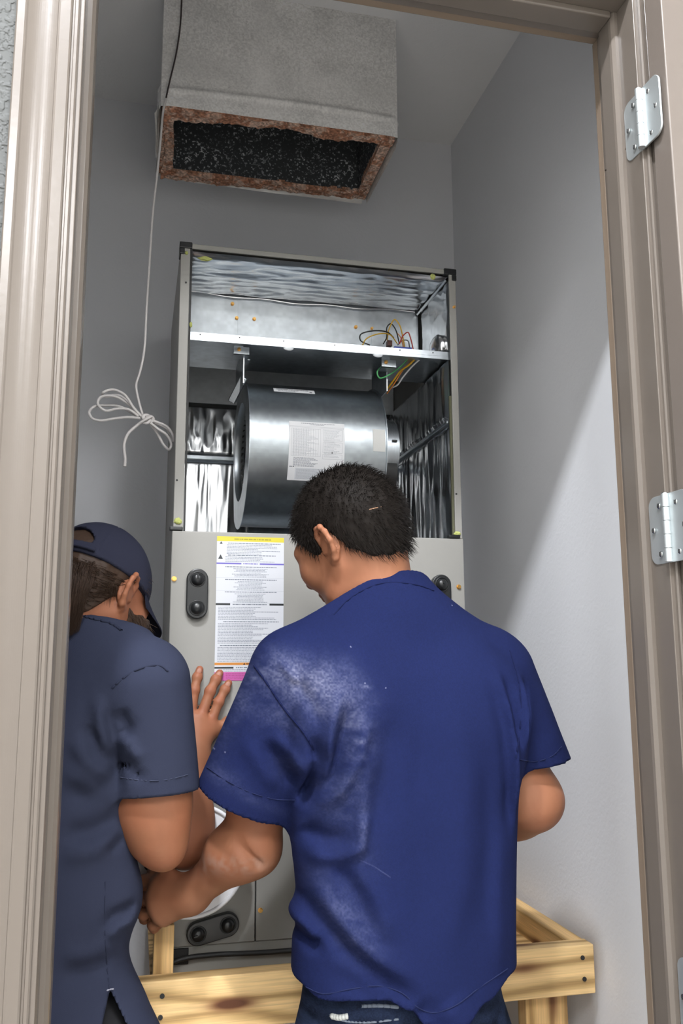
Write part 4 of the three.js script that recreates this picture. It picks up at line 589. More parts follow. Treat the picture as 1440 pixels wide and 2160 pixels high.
// ---- the man in the royal blue shirt
{
  const A = thing('person', 'man with short black hair in a dusty royal blue t-shirt, bent over the air handler', 'person', V(0.43, 0, -1.42));
  const head = frameOf(P(737, 1143, 1.445), 0.62, 0.35, -0.25);
  const hf = headField({ scale: 1.0 });
  const nk0 = V(0.400, 1.455, -1.435), nk1 = head.out(0, -0.035, -0.035);
  const neck = uni([rc(nk0, nk1, 0.068, 0.058), rc(V(0.375, 1.46, -1.46), head.out(0, -0.06, 0.0), 0.05, 0.045)], 0.02);
  // joints of the arms
  const ls = V(0.243, 1.372, -1.435), le = P(527, 1778, 1.515), lw = P(402, 1886, 1.612);
  const rs = V(0.597, 1.368, -1.43), re = P(1116, 1688, 1.445), rw = P(985, 1775, 1.70);
  const lk = P(330, 1893, 1.648);                                         // middle knuckle of the left hand
  // skin
  const headSkin = (() => { const h = head.wrap(hf.skin); return (x, y, z) => smin(h(x, y, z), neck(x, y, z), 0.025); })();
  const gHead = nets((x, y, z) => Math.max(headSkin(x, y, z), 1.40 - y), ...box([head.c, nk0], 0.16), 0.0035);
  const leftArm = (() => {
    const arm = uni([rc(ls, le, 0.058, 0.044), rc(le, lw, 0.044, 0.027), ell(vp(le.clone().lerp(lw, 0.22).add(V(0, 0.004, 0.0))), [0.052, 0.043, 0.048]), ell(vp(le.clone().add(V(0.012, -0.012, 0.012))), [0.028, 0.028, 0.028]), ell(vp(ls.clone().lerp(le, 0.62).add(V(-0.008, 0, 0.0))), [0.055, 0.07, 0.055])], 0.03);
    const palm = uni([rc(lw, P(338, 1868, 1.642), 0.026, 0.019), rc(lw, P(330, 1892, 1.645), 0.026, 0.019), rc(lw, P(334, 1915, 1.640), 0.025, 0.018), rc(lw, P(345, 1935, 1.632), 0.024, 0.016)], 0.016);
    const f1 = finger([P(336, 1862, 1.645), P(302, 1858, 1.672), P(300, 1868, 1.694), P(315, 1872, 1.702)], 0.0105), f2 = finger([P(328, 1890, 1.648), P(296, 1896, 1.672), P(297, 1906, 1.694), P(314, 1905, 1.702)], 0.0108), f3 = finger([P(331, 1915, 1.644), P(303, 1929, 1.665), P(305, 1937, 1.688), P(322, 1932, 1.698)], 0.0102), f4 = finger([P(341, 1936, 1.636), P(322, 1951, 1.655), P(325, 1957, 1.675), P(338, 1950, 1.685)], 0.0092);
    const th = finger([P(378, 1862, 1.622), P(352, 1836, 1.648), P(330, 1832, 1.672), P(320, 1838, 1.690)], 0.0125);
    const crook = uni([rc(P(462, 1792, 1.462), P(500, 1782, 1.464), 0.006, 0.005), rc(P(500, 1782, 1.464), P(545, 1822, 1.470), 0.004, 0.003)], 0.004);
    const fs = [f1, f2, f3, f4]; return (x, y, z) => { let d = smin(arm(x, y, z), palm(x, y, z), 0.02); let q = 1e9; for (const f of fs) q = Math.min(q, f(x, y, z)); d = smin(d, q, 0.006); d = smin(d, th(x, y, z), 0.012); return smax(d, -crook(x, y, z), 0.016); };
  })();
  const gL = nets(leftArm, ...box([ls, le, lw, lk, P(300, 1900, 1.70)], 0.075), 0.0038);
  const rightArm = (() => {
    const arm = uni([rc(rs, re, 0.058, 0.046), rc(re, rw, 0.046, 0.028), ell(vp(re.clone().lerp(rw, 0.22)), [0.050, 0.046, 0.055]), ell(vp(re.clone().add(V(0.012, 0.002, 0.01))), [0.036, 0.036, 0.034])], 0.03);
    const d = rw.clone().sub(re).normalize(), k = rw.clone().addScaledVector(d, 0.085); const up = V(0, 1, 0), sd = d.clone().cross(up).normalize(); const at = (a, b, c) => rw.clone().addScaledVector(d, a).addScaledVector(sd, b).addScaledVector(up, c);
    const palm = uni([rc(at(0.01, 0, 0), at(0.085, 0, 0.028), 0.024, 0.016), rc(at(0.01, 0, 0), at(0.088, 0, 0.006), 0.024, 0.016), rc(at(0.01, 0, 0), at(0.084, 0, -0.02), 0.024, 0.015)], 0.016);
    const fs = [0.030, 0.010, -0.010, -0.028].map((u, i) => finger([at(0.082, 0, u), at(0.115 - 0.004 * i, -0.012, u), at(0.118, -0.034, u), at(0.100, -0.042, u)], 0.0098 - 0.0006 * i)); fs.push(finger([at(0.03, -0.01, 0.025), at(0.06, -0.032, 0.045), at(0.085, -0.045, 0.045)], 0.0118));
    return (x, y, z) => { let e = smin(arm(x, y, z), palm(x, y, z), 0.02), q = 1e9; for (const f of fs) q = Math.min(q, f(x, y, z)); return smin(e, q, 0.006); };
  })();
  const gR = nets(rightArm, ...box([rs, re, rw, rw.clone().add(V(-0.1, -0.03, -0.12))], 0.075), 0.0045);
  const rows = [[0.80, 0.428, 1.415, 0.176, 0.128], [0.90, 0.428, 1.412, 0.178, 0.130], [1.0, 0.430, 1.408, 0.178, 0.126], [1.1, 0.432, 1.408, 0.182, 0.124], [1.2, 0.433, 1.415, 0.192, 0.128], [1.30, 0.431, 1.425, 0.205, 0.130], [1.37, 0.428, 1.432, 0.196, 0.122], [1.43, 0.422, 1.437, 0.165, 0.104], [1.48, 0.412, 1.437, 0.115, 0.085], [1.535, 0.402, 1.437, 0.078, 0.070], [1.58, 0.398, 1.437, 0.070, 0.065]];
  const core = stack(rows.slice(2).map((r) => [r[0], r[1], r[2], r[3] - 0.026, r[4] - 0.028]));
  const gCore = nets((x, y, z) => smin(smin(core(x, y, z), rc(V(0.42, 1.36, -1.44), ls, 0.06, 0.05)(x, y, z), 0.03), rc(V(0.42, 1.36, -1.44), rs, 0.06, 0.05)(x, y, z), 0.03), [0.15, 0.78, -1.62], [0.72, 1.52, -1.24], 0.012);
  const tone = skinTone([0.30, 0.126, 0.068]); const chalk = [[470, 1822, 0.055, 0.016], [430, 1830, 0.03, 0.02], [520, 1815, 0.035, 0.012]].map(([a, b, rx, ry]) => { const c = P(a, b, 1.50); return [c.x, c.y, rx, ry]; });
  const dusty = (x, y, z, o) => { tone(x, y, z, o); if (x < 0.30 && y < 1.2) { let d = 0; for (const [cx, cy, rx, ry] of chalk) d = Math.max(d, Math.exp(-(((x - cx) / rx) ** 2) - (((y - cy) / ry) ** 2))); d *= sst(0.3, 0.7, fbm(x * 110, y * 110, z * 110, 3)) * 0.26; o[0] = mix(o[0], 0.42, d); o[1] = mix(o[1], 0.36, d); o[2] = mix(o[2], 0.32, d); } };
  const gBody = join([gHead, gL, gR, gCore].map((g) => colour(g, dusty))); addTo(A, 'body', gBody, skinMat());
  // hair
  const line = (x, y, z) => { const s = Math.abs(x); let h = 0.052; // height of the hairline around the head
    if (z > 0.045) h = mix(0.022, 0.060, sst(0.045, 0.085, z)); else if (z > 0.005) h = mix(-0.006, 0.022, sst(0.022, 0.045, z)) * 1 + (z > 0.0 ? 0.0 : 0); else if (z > -0.040) h = mix(-0.022, 0.036, sst(-0.05, -0.012, z)); else h = mix(-0.060, -0.022, sst(-0.080, -0.040, z));
    return h; };
  const hairW = (X, Y, Z) => { const [x, y, z] = head.to(X, Y, Z); const q = smin(hf.skull(x, y, z), neck(X, Y, Z), 0.025) - 0.0068 * sst(-0.09, 0.02, y) - 0.0018 - 0.004 * (fbm(x * 90, y * 90, z * 90, 3) - 0.5); return smax(q, (line(x, y, z) - y + 0.012 * (fbm(x * 80, y * 30, z * 80, 2) - 0.5)) * 0.8, 0.006); };
  const gHair = nets(hairW, ...box([head.c], 0.155), 0.0035);
  { // short hairs growing from the shell, lying down and back
    const p = gHair.attributes.position, nn = gHair.attributes.normal, list = []; const dwn = head.out(0, -1, -0.35).sub(head.c).normalize();
    for (let i = 0; i < 9000; i++) { const k = Math.floor(rnd() * p.count); const r = V(p.getX(k), p.getY(k), p.getZ(k)), n = V(nn.getX(k), nn.getY(k), nn.getZ(k)); const loc = head.to(r.x, r.y, r.z); if (loc[1] < line(...loc) - 0.004) continue; const low = sst(0.06, -0.05, loc[1]); const d = n.clone().multiplyScalar(mix(0.75, 0.30, low)).addScaledVector(dwn, mix(0.55, 0.95, low)).add(V(rnd() - 0.5, rnd() - 0.5, rnd() - 0.5).multiplyScalar(0.6)).normalize(); const L = (0.006 + 0.009 * rnd()) * (loc[2] < -0.05 && loc[1] < 0.0 ? 1.2 : 1); list.push([r.clone().addScaledVector(n, -0.002), r.clone().addScaledVector(d, L * 0.55).addScaledVector(n, 0.0006), r.clone().addScaledVector(d, L).addScaledVector(dwn, L * 0.25)]); }
    const hm = cloth({ color: lin(0.012, 0.0095, 0.008), roughness: 0.6, specularIntensity: 0.2 }); const all = mergeGeometries([gHair, strands(list, 0.00055)]); addTo(A, 'hair', all, hm);
    // a pale parting scar in the hair
    const sc = []; for (let i = 0; i <= 8; i++) { const q = march(hairW, mix(778, 804, i / 8), mix(1075, 1069, i / 8), 1.30, 1.6, 0.0002); if (q) sc.push(q); } if (sc.length > 3) addTo(A, 'scar', tube(sc, 0.0011, 20, 6), std({ color: lin(0.30, 0.17, 0.10), roughness: 0.7 }));
  }
  // shirt
  const hemL = P(519, 1684, 1.49), hemR = P(1112, 1606, 1.445);
  const torso = stack(rows, 0, 2.25);
  const slv = (s, h, r0, r1, cut) => { const a0 = h.clone().sub(s).normalize(), ax = cut || a0; const e = h.clone().addScaledVector(a0, 0.05); const out = rc(s, e, r0, r1), inn = rc(s, e, r0 - 0.016, r1 - 0.0125); return (x, y, z) => { const pl = (x - h.x) * ax.x + (y - h.y) * ax.y + (z - h.z) * ax.z; const d = Math.max(out(x, y, z), pl); return Math.max(d, -Math.max(inn(x, y, z), -0.05 - pl)); }; };
  const sl = slv(ls.clone().add(V(0.010, -0.004, 0)), hemL, 0.074, 0.086), sr = slv(rs, hemR, 0.076, 0.070, V(0.12, -1, -0.05).normalize());
  const traps = uni([rc(V(0.402, 1.462, -1.43), V(0.262, 1.392, -1.435), 0.062, 0.062), rc(V(0.410, 1.470, -1.43), V(0.576, 1.394, -1.43), 0.066, 0.060)], 0.03);
  const blades = uni([ell([0.335, 1.30, -1.345], [0.085, 0.11, 0.045]), ell([0.535, 1.30, -1.345], [0.085, 0.11, 0.045])], 0.02);
  const fo = folds([
    [-0.016, 0.011, [[652, 1548], [668, 1600], [658, 1660], [640, 1712]]], [0.009, 0.012, [[706, 1440], [682, 1530], [676, 1600], [664, 1660]]], [-0.012, 0.011, [[728, 1478], [706, 1560], [694, 1630], [668, 1690]]], [0.009, 0.014, [[762, 1490], [735, 1590], [700, 1660], [662, 1700]]],
    [-0.007, 0.024, [[820, 1480], [800, 1570], [782, 1680], [776, 1760]]], [0.006, 0.02, [[770, 1560], [752, 1640], [748, 1730]]], [0.010, 0.013, [[752, 1700], [742, 1770], [712, 1800]]], [-0.009, 0.018, [[640, 1745], [690, 1772], [728, 1755]]], [0.007, 0.016, [[640, 1800], [690, 1795], [735, 1785]]],
    [-0.013, 0.016, [[632, 1830], [655, 1900], [720, 1985], [800, 2045], [860, 2090]]], [0.011, 0.018, [[640, 1850], [690, 1925], [760, 1995], [840, 2050]]], [0.008, 0.012, [[618, 1930], [640, 1958], [668, 1985]]], [-0.009, 0.012, [[620, 1962], [648, 1985], [680, 2005]]], [-0.006, 0.02, [[850, 2085], [885, 2120], [905, 2150]]], [0.008, 0.026, [[905, 2080], [940, 2130], [960, 2170]]], [-0.006, 0.02, [[690, 2030], [760, 2070], [840, 2110]]],
    [-0.006, 0.016, [[690, 1800], [740, 1870], [770, 1960]]], [0.005, 0.016, [[720, 1800], [775, 1880], [805, 1970]]],
    [0.007, 0.009, [[1022, 1400], [1046, 1470], [1062, 1560], [1074, 1660], [1080, 1760]]], [-0.008, 0.011, [[1044, 1420], [1064, 1500], [1078, 1580]]], [-0.006, 0.014, [[1010, 1440], [1036, 1530], [1052, 1640], [1062, 1760]]], [0.006, 0.008, [[1090, 1420], [1098, 1500], [1092, 1590]]], [-0.006, 0.008, [[1106, 1430], [1110, 1510], [1104, 1590]]],
    [0.005, 0.028, [[930, 1450], [950, 1650], [940, 1850], [900, 2060]]], [-0.005, 0.026, [[870, 1470], [862, 1660], [868, 1850], [850, 2000]]], [-0.005, 0.022, [[1000, 1560], [1010, 1750], [1000, 1950]]], [0.004, 0.02, [[1030, 1750], [1025, 1900], [1035, 2040]]],
    [0.005, 0.012, [[575, 1545], [610, 1590], [640, 1640]]], [-0.005, 0.012, [[560, 1565], [600, 1625], [635, 1670]]], [0.004, 0.014, [[520, 1560], [560, 1630], [600, 1680]]], [-0.004, 0.01, [[620, 1420], [650, 1480], [668, 1540]]], [0.004, 0.007, [[588, 1392], [606, 1412], [632, 1446]]],
  ], 1.345, -1.44, 0.05);
  const c1 = P(700, 1288, 1.42), c2 = P(808, 1216, 1.37), c3 = P(897, 1226, 1.42); let cn = c2.clone().sub(c1).cross(c3.clone().sub(c1)).normalize(); if (cn.y < 0) cn.negate();
  const hemPts = [[612, 2085], [640, 2096], [678, 2112], [740, 2100], [800, 2094], [850, 2110], [880, 2140], [915, 2150], [960, 2135], [1010, 2098], [1078, 2056]].map(([x, y]) => P(x, y, 1.33));
  const hemY = (x) => { if (x <= hemPts[0].x) return hemPts[0].y; for (let i = 0; i < hemPts.length - 1; i++) if (x < hemPts[i + 1].x) return mix(hemPts[i].y, hemPts[i + 1].y, sst(hemPts[i].x, hemPts[i + 1].x, x)); return hemPts[hemPts.length - 1].y; };
  const shirtF = (x, y, z) => { let d = smin(torso(x, y, z), blades(x, y, z), 0.05); d = smin(d, traps(x, y, z), 0.05); const s2 = Math.min(sl(x, y, z), sr(x, y, z)); d = smin(d, s2, 0.028); d -= fo(x, y, z); d += 0.0022 * (fbm(x * 14, y * 8, z * 14, 3) - 0.5); d = smax(d, (x - c2.x) * cn.x + (y - c2.y) * cn.y + (z - c2.z) * cn.z, 0.004); const hb = hemY(x); return smax(d, hb - y, 0.004); };
  const gShirt = planarUV(nets(shirtF, [0.07, 0.80, -1.66], [0.76, 1.58, -1.22], 0.0042, 1.9), 0.05, 0.78, 0.75, 0.82);
  // plaster dust on the cloth, laid out on a flat map of the back
  const dust = [[612, 1425, 78, 40, 0.25, 0.9], [560, 1400, 40, 24, -0.5, 0.55], [670, 1470, 60, 55, 0.6, 0.62], [505, 1470, 24, 62, 0.45, 0.5], [545, 1500, 45, 40, 0.5, 0.25], [470, 1560, 26, 50, 0.4, 0.28], [745, 1552, 26, 34, 0.0, 0.75], [740, 1500, 42, 52, 0.1, 0.42], [722, 1610, 46, 78, 0.12, 0.42], [705, 1690, 46, 60, 0.2, 0.26], [748, 1740, 10, 52, 0.05, 0.4], [600, 1510, 22, 50, -0.6, 0.3], [470, 1640, 40, 22, 0.4, 0.26], [540, 1690, 60, 12, 0.42, 0.3], [690, 1880, 40, 60, -0.6, 0.3], [740, 1960, 40, 60, -0.7, 0.34], [745, 1800, 36, 40, -0.3, 0.18], [610, 1620, 30, 40, 0, 0.16], [755, 1447, 14, 4, 0.1, 0.55], [705, 1410, 46, 30, 0.4, 0.3]]
    .map(([px, py, rx, ry, rot, s]) => { const c = P(px, py, px < 560 ? 1.41 : 1.34), k = 1.36 / FOCAL; return [c.x, c.y, rx * k, ry * k, Math.cos(rot), Math.sin(rot), s]; });
  const specks = [[812, 1218], [968, 1275], [466, 1597], [735, 1365], [755, 1440], [797, 1450], [486, 1600]].map(([a, b]) => { const c = P(a, b, 1.34); return [c.x, c.y]; });
  const scr = [[[588, 1386], [606, 1410], [630, 1444]], [[720, 1452], [738, 1480], [742, 1492]], [[742, 1800], [770, 1812], [800, 1832]]].map((l) => l.map(([a, b]) => P(a, b, 1.345)));
  const dustT = dataTex(1024, 1024, (u, v, o, i, j) => {
    const x = 0.05 + u * 0.75, y = 0.78 + v * 0.82; let d = 0; const n1 = fbm(x * 16, y * 22, 3, 4), n2 = fbm(x * 70, y * 90, 8, 3), n3 = noise3(x * 420, y * 420, 2);
    for (const [cx, cy, rx, ry, c, s, a] of dust) { const dx = x - cx, dy = y - cy; const p = (c * dx - s * dy) / rx, q = (s * dx + c * dy) / ry; const r = p * p + q * q; if (r < 6) d = 1 - (1 - d) * (1 - a * Math.exp(-r * 1.1)); }
    d *= sst(0.18, 0.72, n1 * 0.62 + n2 * 0.38) * (0.55 + 0.75 * n3);
    for (const [cx, cy] of specks) { const r = Math.hypot(x - cx, y - cy); if (r < 0.0013) d = 0.95; }
    for (const l of scr) for (let k = 0; k < l.length - 1; k++) { const a = l[k], b = l[k + 1]; const bx2 = b.x - a.x, by2 = b.y - a.y; const t = clamp(((x - a.x) * bx2 + (y - a.y) * by2) / (bx2 * bx2 + by2 * by2), 0, 1); const r = Math.hypot(x - a.x - bx2 * t, y - a.y - by2 * t); if (r < 0.0008) d = Math.max(d, 0.28 * (0.4 + n2)); }
    const w = 1 + 0.10 * (noise3(i * 0.5, j * 0.5, 4) - 0.5) + 0.08 * (n1 - 0.5); o[0] = mix(27 * w, 140, d * 0.75); o[1] = mix(34 * w, 140, d * 0.75); o[2] = mix(70 * w, 158, d * 0.75);
  });
  const shirtM = cloth({ map: dustT, bumpMap: T.knit, bumpScale: 0.0005 });
  const sg = addTo(A, 'shirt', gShirt, shirtM);
  const seamM = cloth({ color: lin(0.0085, 0.012, 0.045), roughness: 0.95 });
  const sp = (name, pts, r, D0 = 1.2, D1 = 1.62, m = seamM) => { const g = seam(shirtF, pts, D0, D1, r, 0.0011); if (g) addTo(A, name, g, m, sg); };
  sg.position.set(0, 0, 0);
  sp('shoulder_seam', [[536, 1404], [562, 1440], [600, 1496], [640, 1545], [664, 1586]], 0.0017);
  sp('shoulder_seam', [[1075, 1372], [1094, 1440], [1098, 1520], [1088, 1600]], 0.0012);
  sp('sleeve_stitch', [[436, 1618], [475, 1645], [530, 1672], [580, 1686], [622, 1688]], 0.0009, 1.2, 1.62, M.thread); sp('sleeve_stitch', [[1096, 1603], [1130, 1606], [1165, 1594], [1184, 1575]], 0.0009, 1.2, 1.62, M.thread);
  sp('collar', [[704, 1297], [728, 1271], [762, 1247], [802, 1231], [842, 1229], [884, 1235], [915, 1246]], 0.0011);
  const hemLine = [[618, 2070], [645, 2082], [680, 2096], [740, 2086], [800, 2080], [850, 2096], [882, 2126], [915, 2136], [960, 2121], [1010, 2084], [1070, 2044]];
  sp('hem_stitch', hemLine, 0.0010, 1.2, 1.62, M.thread);
  // jeans
  const hip = stack([[0.72, 0.428, 1.420, 0.166, 0.112], [0.80, 0.428, 1.420, 0.170, 0.114], [0.90, 0.428, 1.420, 0.158, 0.104], [0.98, 0.43, 1.418, 0.15, 0.095]]);
  const legs = uni([rc(V(0.345, 0.78, -1.425), V(0.325, 0.46, -1.42), 0.088, 0.066), rc(V(0.325, 0.46, -1.42), V(0.315, 0.07, -1.40), 0.066, 0.056), rc(V(0.515, 0.78, -1.425), V(0.535, 0.46, -1.42), 0.088, 0.066), rc(V(0.535, 0.46, -1.42), V(0.545, 0.07, -1.40), 0.066, 0.056)], 0.02);
  const jeansF = (x, y, z) => smax(smin(hip(x, y, z), legs(x, y, z), 0.04) + 0.004 * (fbm(x * 16, y * 16, z * 16, 3) - 0.5), 0.05 - y, 0.004);
  const gJ = planarUV(nets(jeansF, [0.2, 0.02, -1.58], [0.66, 0.98, -1.26], 0.008), 0, 0, 0.25, 0.25);
  const jm = addTo(A, 'jeans', gJ, M.denim);
  { const f = (pts, r, m, nm) => { const g = seam(jeansF, pts, 1.2, 1.6, r, 0.0006); if (g) addTo(A, nm, g, m, jm); }; jm.position.set(0, 0, 0);
    const dn = std({ color: lin(0.16, 0.19, 0.24), roughness: 0.95 }), pale = std({ color: lin(0.55, 0.57, 0.55), roughness: 0.95 });
    f([[762, 2122], [800, 2121], [840, 2124]], 0.0028, dn, 'waist_label'); f([[696, 2140], [720, 2152], [770, 2157], [840, 2150]], 0.0016, dn, 'pocket_edge'); f([[700, 2143], [715, 2146], [733, 2143]], 0.0045, pale, 'worn_patch'); f([[618, 2110], [617, 2135], [618, 2158]], 0.0018, dn, 'side_seam'); }
  addTo(A, 'shoe', shoe(0.312, -1.43, 0.12), M.shoe); addTo(A, 'shoe', shoe(0.548, -1.43, -0.12), M.shoe);
}

// ---- the man in the cap
{
  const B = thing('person', 'bearded man in dark cap and slate t-shirt, one hand flat on the cabinet', 'person', V(-0.09, 0, -1.57));
  const head = frameOf(P(204, 1262, 1.575), -0.70, 0.50, 0.0);
  const hf = headField({ scale: 0.98 });
  const TURN = 0.85;
  const nk0 = V(-0.078, 1.42, -1.575), nk1 = head.out(0, -0.04, -0.035);
  const neck = uni([rc(nk0, nk1, 0.062, 0.055), rc(V(-0.05, 1.42, -1.59), head.out(0, -0.06, 0.0), 0.05, 0.045)], 0.02);
  const rs = V(0.020, 1.362, -1.462), re = P(333, 1757, 1.505), rw = P(340, 1778, 1.655);
  const ls = V(-0.155, 1.350, -1.685), le = P(392, 1772, 1.660), lw = P(408, 1596, 1.742);
  const headSkin = (() => { const h = head.wrap(hf.skin); return (x, y, z) => smin(h(x, y, z), neck(x, y, z), 0.025); })();
  const gHead = nets((x, y, z) => Math.max(headSkin(x, y, z), 1.38 - y), ...box([head.c, nk0], 0.16), 0.0035);
  const rightArm = (() => { const arm = uni([rc(rs, re, 0.056, 0.045), rc(re, rw, 0.040, 0.028), ell(vp(re.clone().add(V(0.012, -0.031, 0.004))), [0.023, 0.023, 0.024]), ell(vp(rs.clone().lerp(re, 0.78).add(V(-0.006, 0, 0))), [0.062, 0.066, 0.054])], 0.03); const d = rw.clone().sub(re).normalize(); const up = V(0, 1, 0), sd = d.clone().cross(up).normalize(); const at = (a, b, c) => rw.clone().addScaledVector(d, a).addScaledVector(sd, b).addScaledVector(up, c);
    const palm = uni([rc(at(-0.01, 0, 0), at(0.0, 0, 0.06), 0.022, 0.015), rc(at(-0.01, 0.012, 0), at(0.0, 0.022, 0.058), 0.022, 0.015), rc(at(-0.01, -0.012, 0), at(0.0, -0.02, 0.056), 0.022, 0.015)], 0.014); const fs = [-0.026, -0.008, 0.010, 0.027].map((u) => finger([at(0, u, 0.056), at(0.006, u, 0.09), at(-0.006, u, 0.112), at(-0.022, u, 0.116)], 0.0092)); fs.push(finger([at(-0.005, -0.022, 0.02), at(-0.02, -0.045, 0.035), at(-0.03, -0.055, 0.055)], 0.0108));
    return (x, y, z) => { let e = smin(arm(x, y, z), palm(x, y, z), 0.018), q = 1e9; for (const f of fs) q = Math.min(q, f(x, y, z)); return smin(e, q, 0.006); }; })();
  const gR = nets(rightArm, ...box([rs, re, rw, rw.clone().add(V(0, 0.1, 0))], 0.075), 0.0042);
  // left hand flat on the panel, fingers spread upward
  const Dp = 1.7665;
  const leftArm = (() => {
    const arm = uni([rc(ls, le, 0.052, 0.044), rc(le, lw, 0.042, 0.026), ell(vp(le.clone().lerp(lw, 0.28)), [0.042, 0.055, 0.036])], 0.03);
    const kI = P(441, 1530, Dp - 0.014), kM = P(422, 1517, Dp - 0.018), kR = P(401, 1516, Dp - 0.017), kP = P(383, 1528, Dp - 0.012);
    const palm = uni([rc(lw, kI, 0.023, 0.0145), rc(lw, kM, 0.023, 0.0145), rc(lw, kR, 0.023, 0.014), rc(lw, kP, 0.021, 0.0125)], 0.016);
    const fI = finger([kI, P(461, 1481, Dp - 0.009), P(474, 1455, Dp - 0.002), P(482, 1441, Dp + 0.002)], 0.0104), fM = finger([kM, P(443, 1458, Dp - 0.010), P(455, 1434, Dp - 0.003), P(463, 1420, Dp + 0.002)], 0.0108), fR = finger([kR, P(410, 1456, Dp - 0.010), P(416, 1429, Dp - 0.003), P(421, 1412, Dp + 0.002)], 0.0104), fP = finger([kP, P(377, 1478, Dp - 0.006), P(374, 1459, Dp - 0.001), P(373, 1446, Dp + 0.002)], 0.0085);
    const th = finger([P(420, 1568, Dp - 0.014), P(450, 1541, Dp - 0.009), P(480, 1524, Dp - 0.003), P(505, 1513, Dp + 0.001)], 0.0122);
    const tend = uni([rc(P(414, 1560, Dp - 0.026), kI, 0.005, 0.006), rc(P(410, 1560, Dp - 0.028), kM, 0.005, 0.006), rc(P(405, 1560, Dp - 0.027), kR, 0.005, 0.006)], 0.004);
    return (x, y, z) => { let d = smin(arm(x, y, z), palm(x, y, z), 0.02); d = smin(d, tend(x, y, z), 0.010); d = smin(d, Math.min(fI(x, y, z), fM(x, y, z), fR(x, y, z), fP(x, y, z)), 0.005); return smin(d, th(x, y, z), 0.014); };
  })();
  const gL = nets(leftArm, ...box([ls, le, lw, P(463, 1415, Dp), P(505, 1513, Dp), P(373, 1446, Dp)], 0.06), 0.0032);
  const tips = [[482, 1441], [463, 1420], [421, 1412]].map(([a, b]) => P(a, b, Dp)), knk = [[450, 1513], [428, 1496], [404, 1494], [463, 1477], [443, 1458], [410, 1456]].map(([a, b]) => P(a, b, Dp - 0.02));
  const tone = skinTone([0.285, 0.112, 0.058]);
  const hand = (x, y, z, o) => { tone(x, y, z, o); let t = 0; for (const p of tips) t = Math.max(t, Math.exp(-((x - p.x) ** 2 + (y - p.y) ** 2) / 0.00018)); for (const p of knk) t = Math.max(t, 0.6 * Math.exp(-((x - p.x) ** 2 + (y - p.y) ** 2) / 0.00008)); o[1] *= 1 - 0.16 * t; o[2] *= 1 - 0.12 * t; };
  const rowsB = [[0.78, -0.100, 1.575, 0.190, 0.150], [0.86, -0.124, 1.572, 0.176, 0.142], [0.94, -0.146, 1.57, 0.166, 0.132], [1.02, -0.128, 1.57, 0.168, 0.132], [1.10, -0.146, 1.57, 0.172, 0.130], [1.20, -0.158, 1.57, 0.180, 0.126], [1.29, -0.128, 1.572, 0.186, 0.122], [1.36, -0.095, 1.573, 0.176, 0.110], [1.41, -0.087, 1.575, 0.145, 0.092], [1.455, -0.080, 1.577, 0.100, 0.078], [1.52, -0.072, 1.58, 0.072, 0.068]];
  const coreB = stack(rowsB.slice(3).map((r) => [r[0], r[1], r[2], r[3] - 0.026, r[4] - 0.028]), TURN);
  const gCore = nets((x, y, z) => smin(smin(coreB(x, y, z), rc(V(-0.09, 1.34, -1.57), ls, 0.06, 0.05)(x, y, z), 0.03), rc(V(-0.09, 1.34, -1.57), rs, 0.06, 0.05)(x, y, z), 0.03), [-0.36, 0.76, -1.78], [0.14, 1.50, -1.36], 0.012);
  const nails = [[[474, 1455], [482, 1441]], [[455, 1434], [463, 1420]], [[416, 1429], [421, 1412]]].map(([a, b]) => { const p = P(...a, Dp - 0.0085), q = P(...b, Dp - 0.0062); const d = q.clone().sub(p).normalize(); const g = mergeVertices(new THREE.SphereGeometry(1, 12, 8)); g.deleteAttribute('uv'); g.scale(0.0052, 0.0066, 0.0022); g.applyQuaternion(new THREE.Quaternion().setFromUnitVectors(V(0, 1, 0), d)); const c = p.lerp(q, 0.75); g.translate(c.x, c.y, c.z); return colour(g, (x, y, z, o) => { o[0] = 0.36; o[1] = 0.17; o[2] = 0.12; }); });
  addTo(B, 'body', join([...[gHead, gL, gR, gCore].map((g) => colour(g, hand)), ...nails]), skinMat());
  // hair: scalp, beard, ponytail
  const noisy = (x, y, z, a) => a * (fbm(x * 90, y * 90, z * 90, 3) - 0.5);
  const hairLine = (z) => z > -0.02 ? mix(-0.012, 0.03, sst(-0.02, 0.0, z)) : mix(-0.085, -0.012, sst(-0.075, -0.02, z));
  const scalp = (x, y, z, nk) => smax(smax(smin(hf.skull(x, y, z), nk, 0.025) - 0.005 - noisy(x, y, z, 0.004), (hairLine(z) - y) * 0.8, 0.005), z - 0.03, 0.004);
  const beard = (x, y, z) => { const n = fbm(x * 60, y * 60, z * 60, 3) - 0.5; const q = hf.skin(x, y, z) - 0.0045 - noisy(x, y, z, 0.008); return Math.max(q, y + 0.012 + 0.03 * n, 0.012 - z - 0.03 * n + (y < -0.04 ? -0.25 * (y + 0.04) * 0 : 0), Math.abs(x) - 0.072); };
  const hw = (X, Y, Z) => { const [x, y, z] = head.to(X, Y, Z); return Math.min(scalp(x, y, z, neck(X, Y, Z)), beard(x, y, z)); };
  const gScalp = nets(hw, ...box([head.c], 0.16), 0.0035);
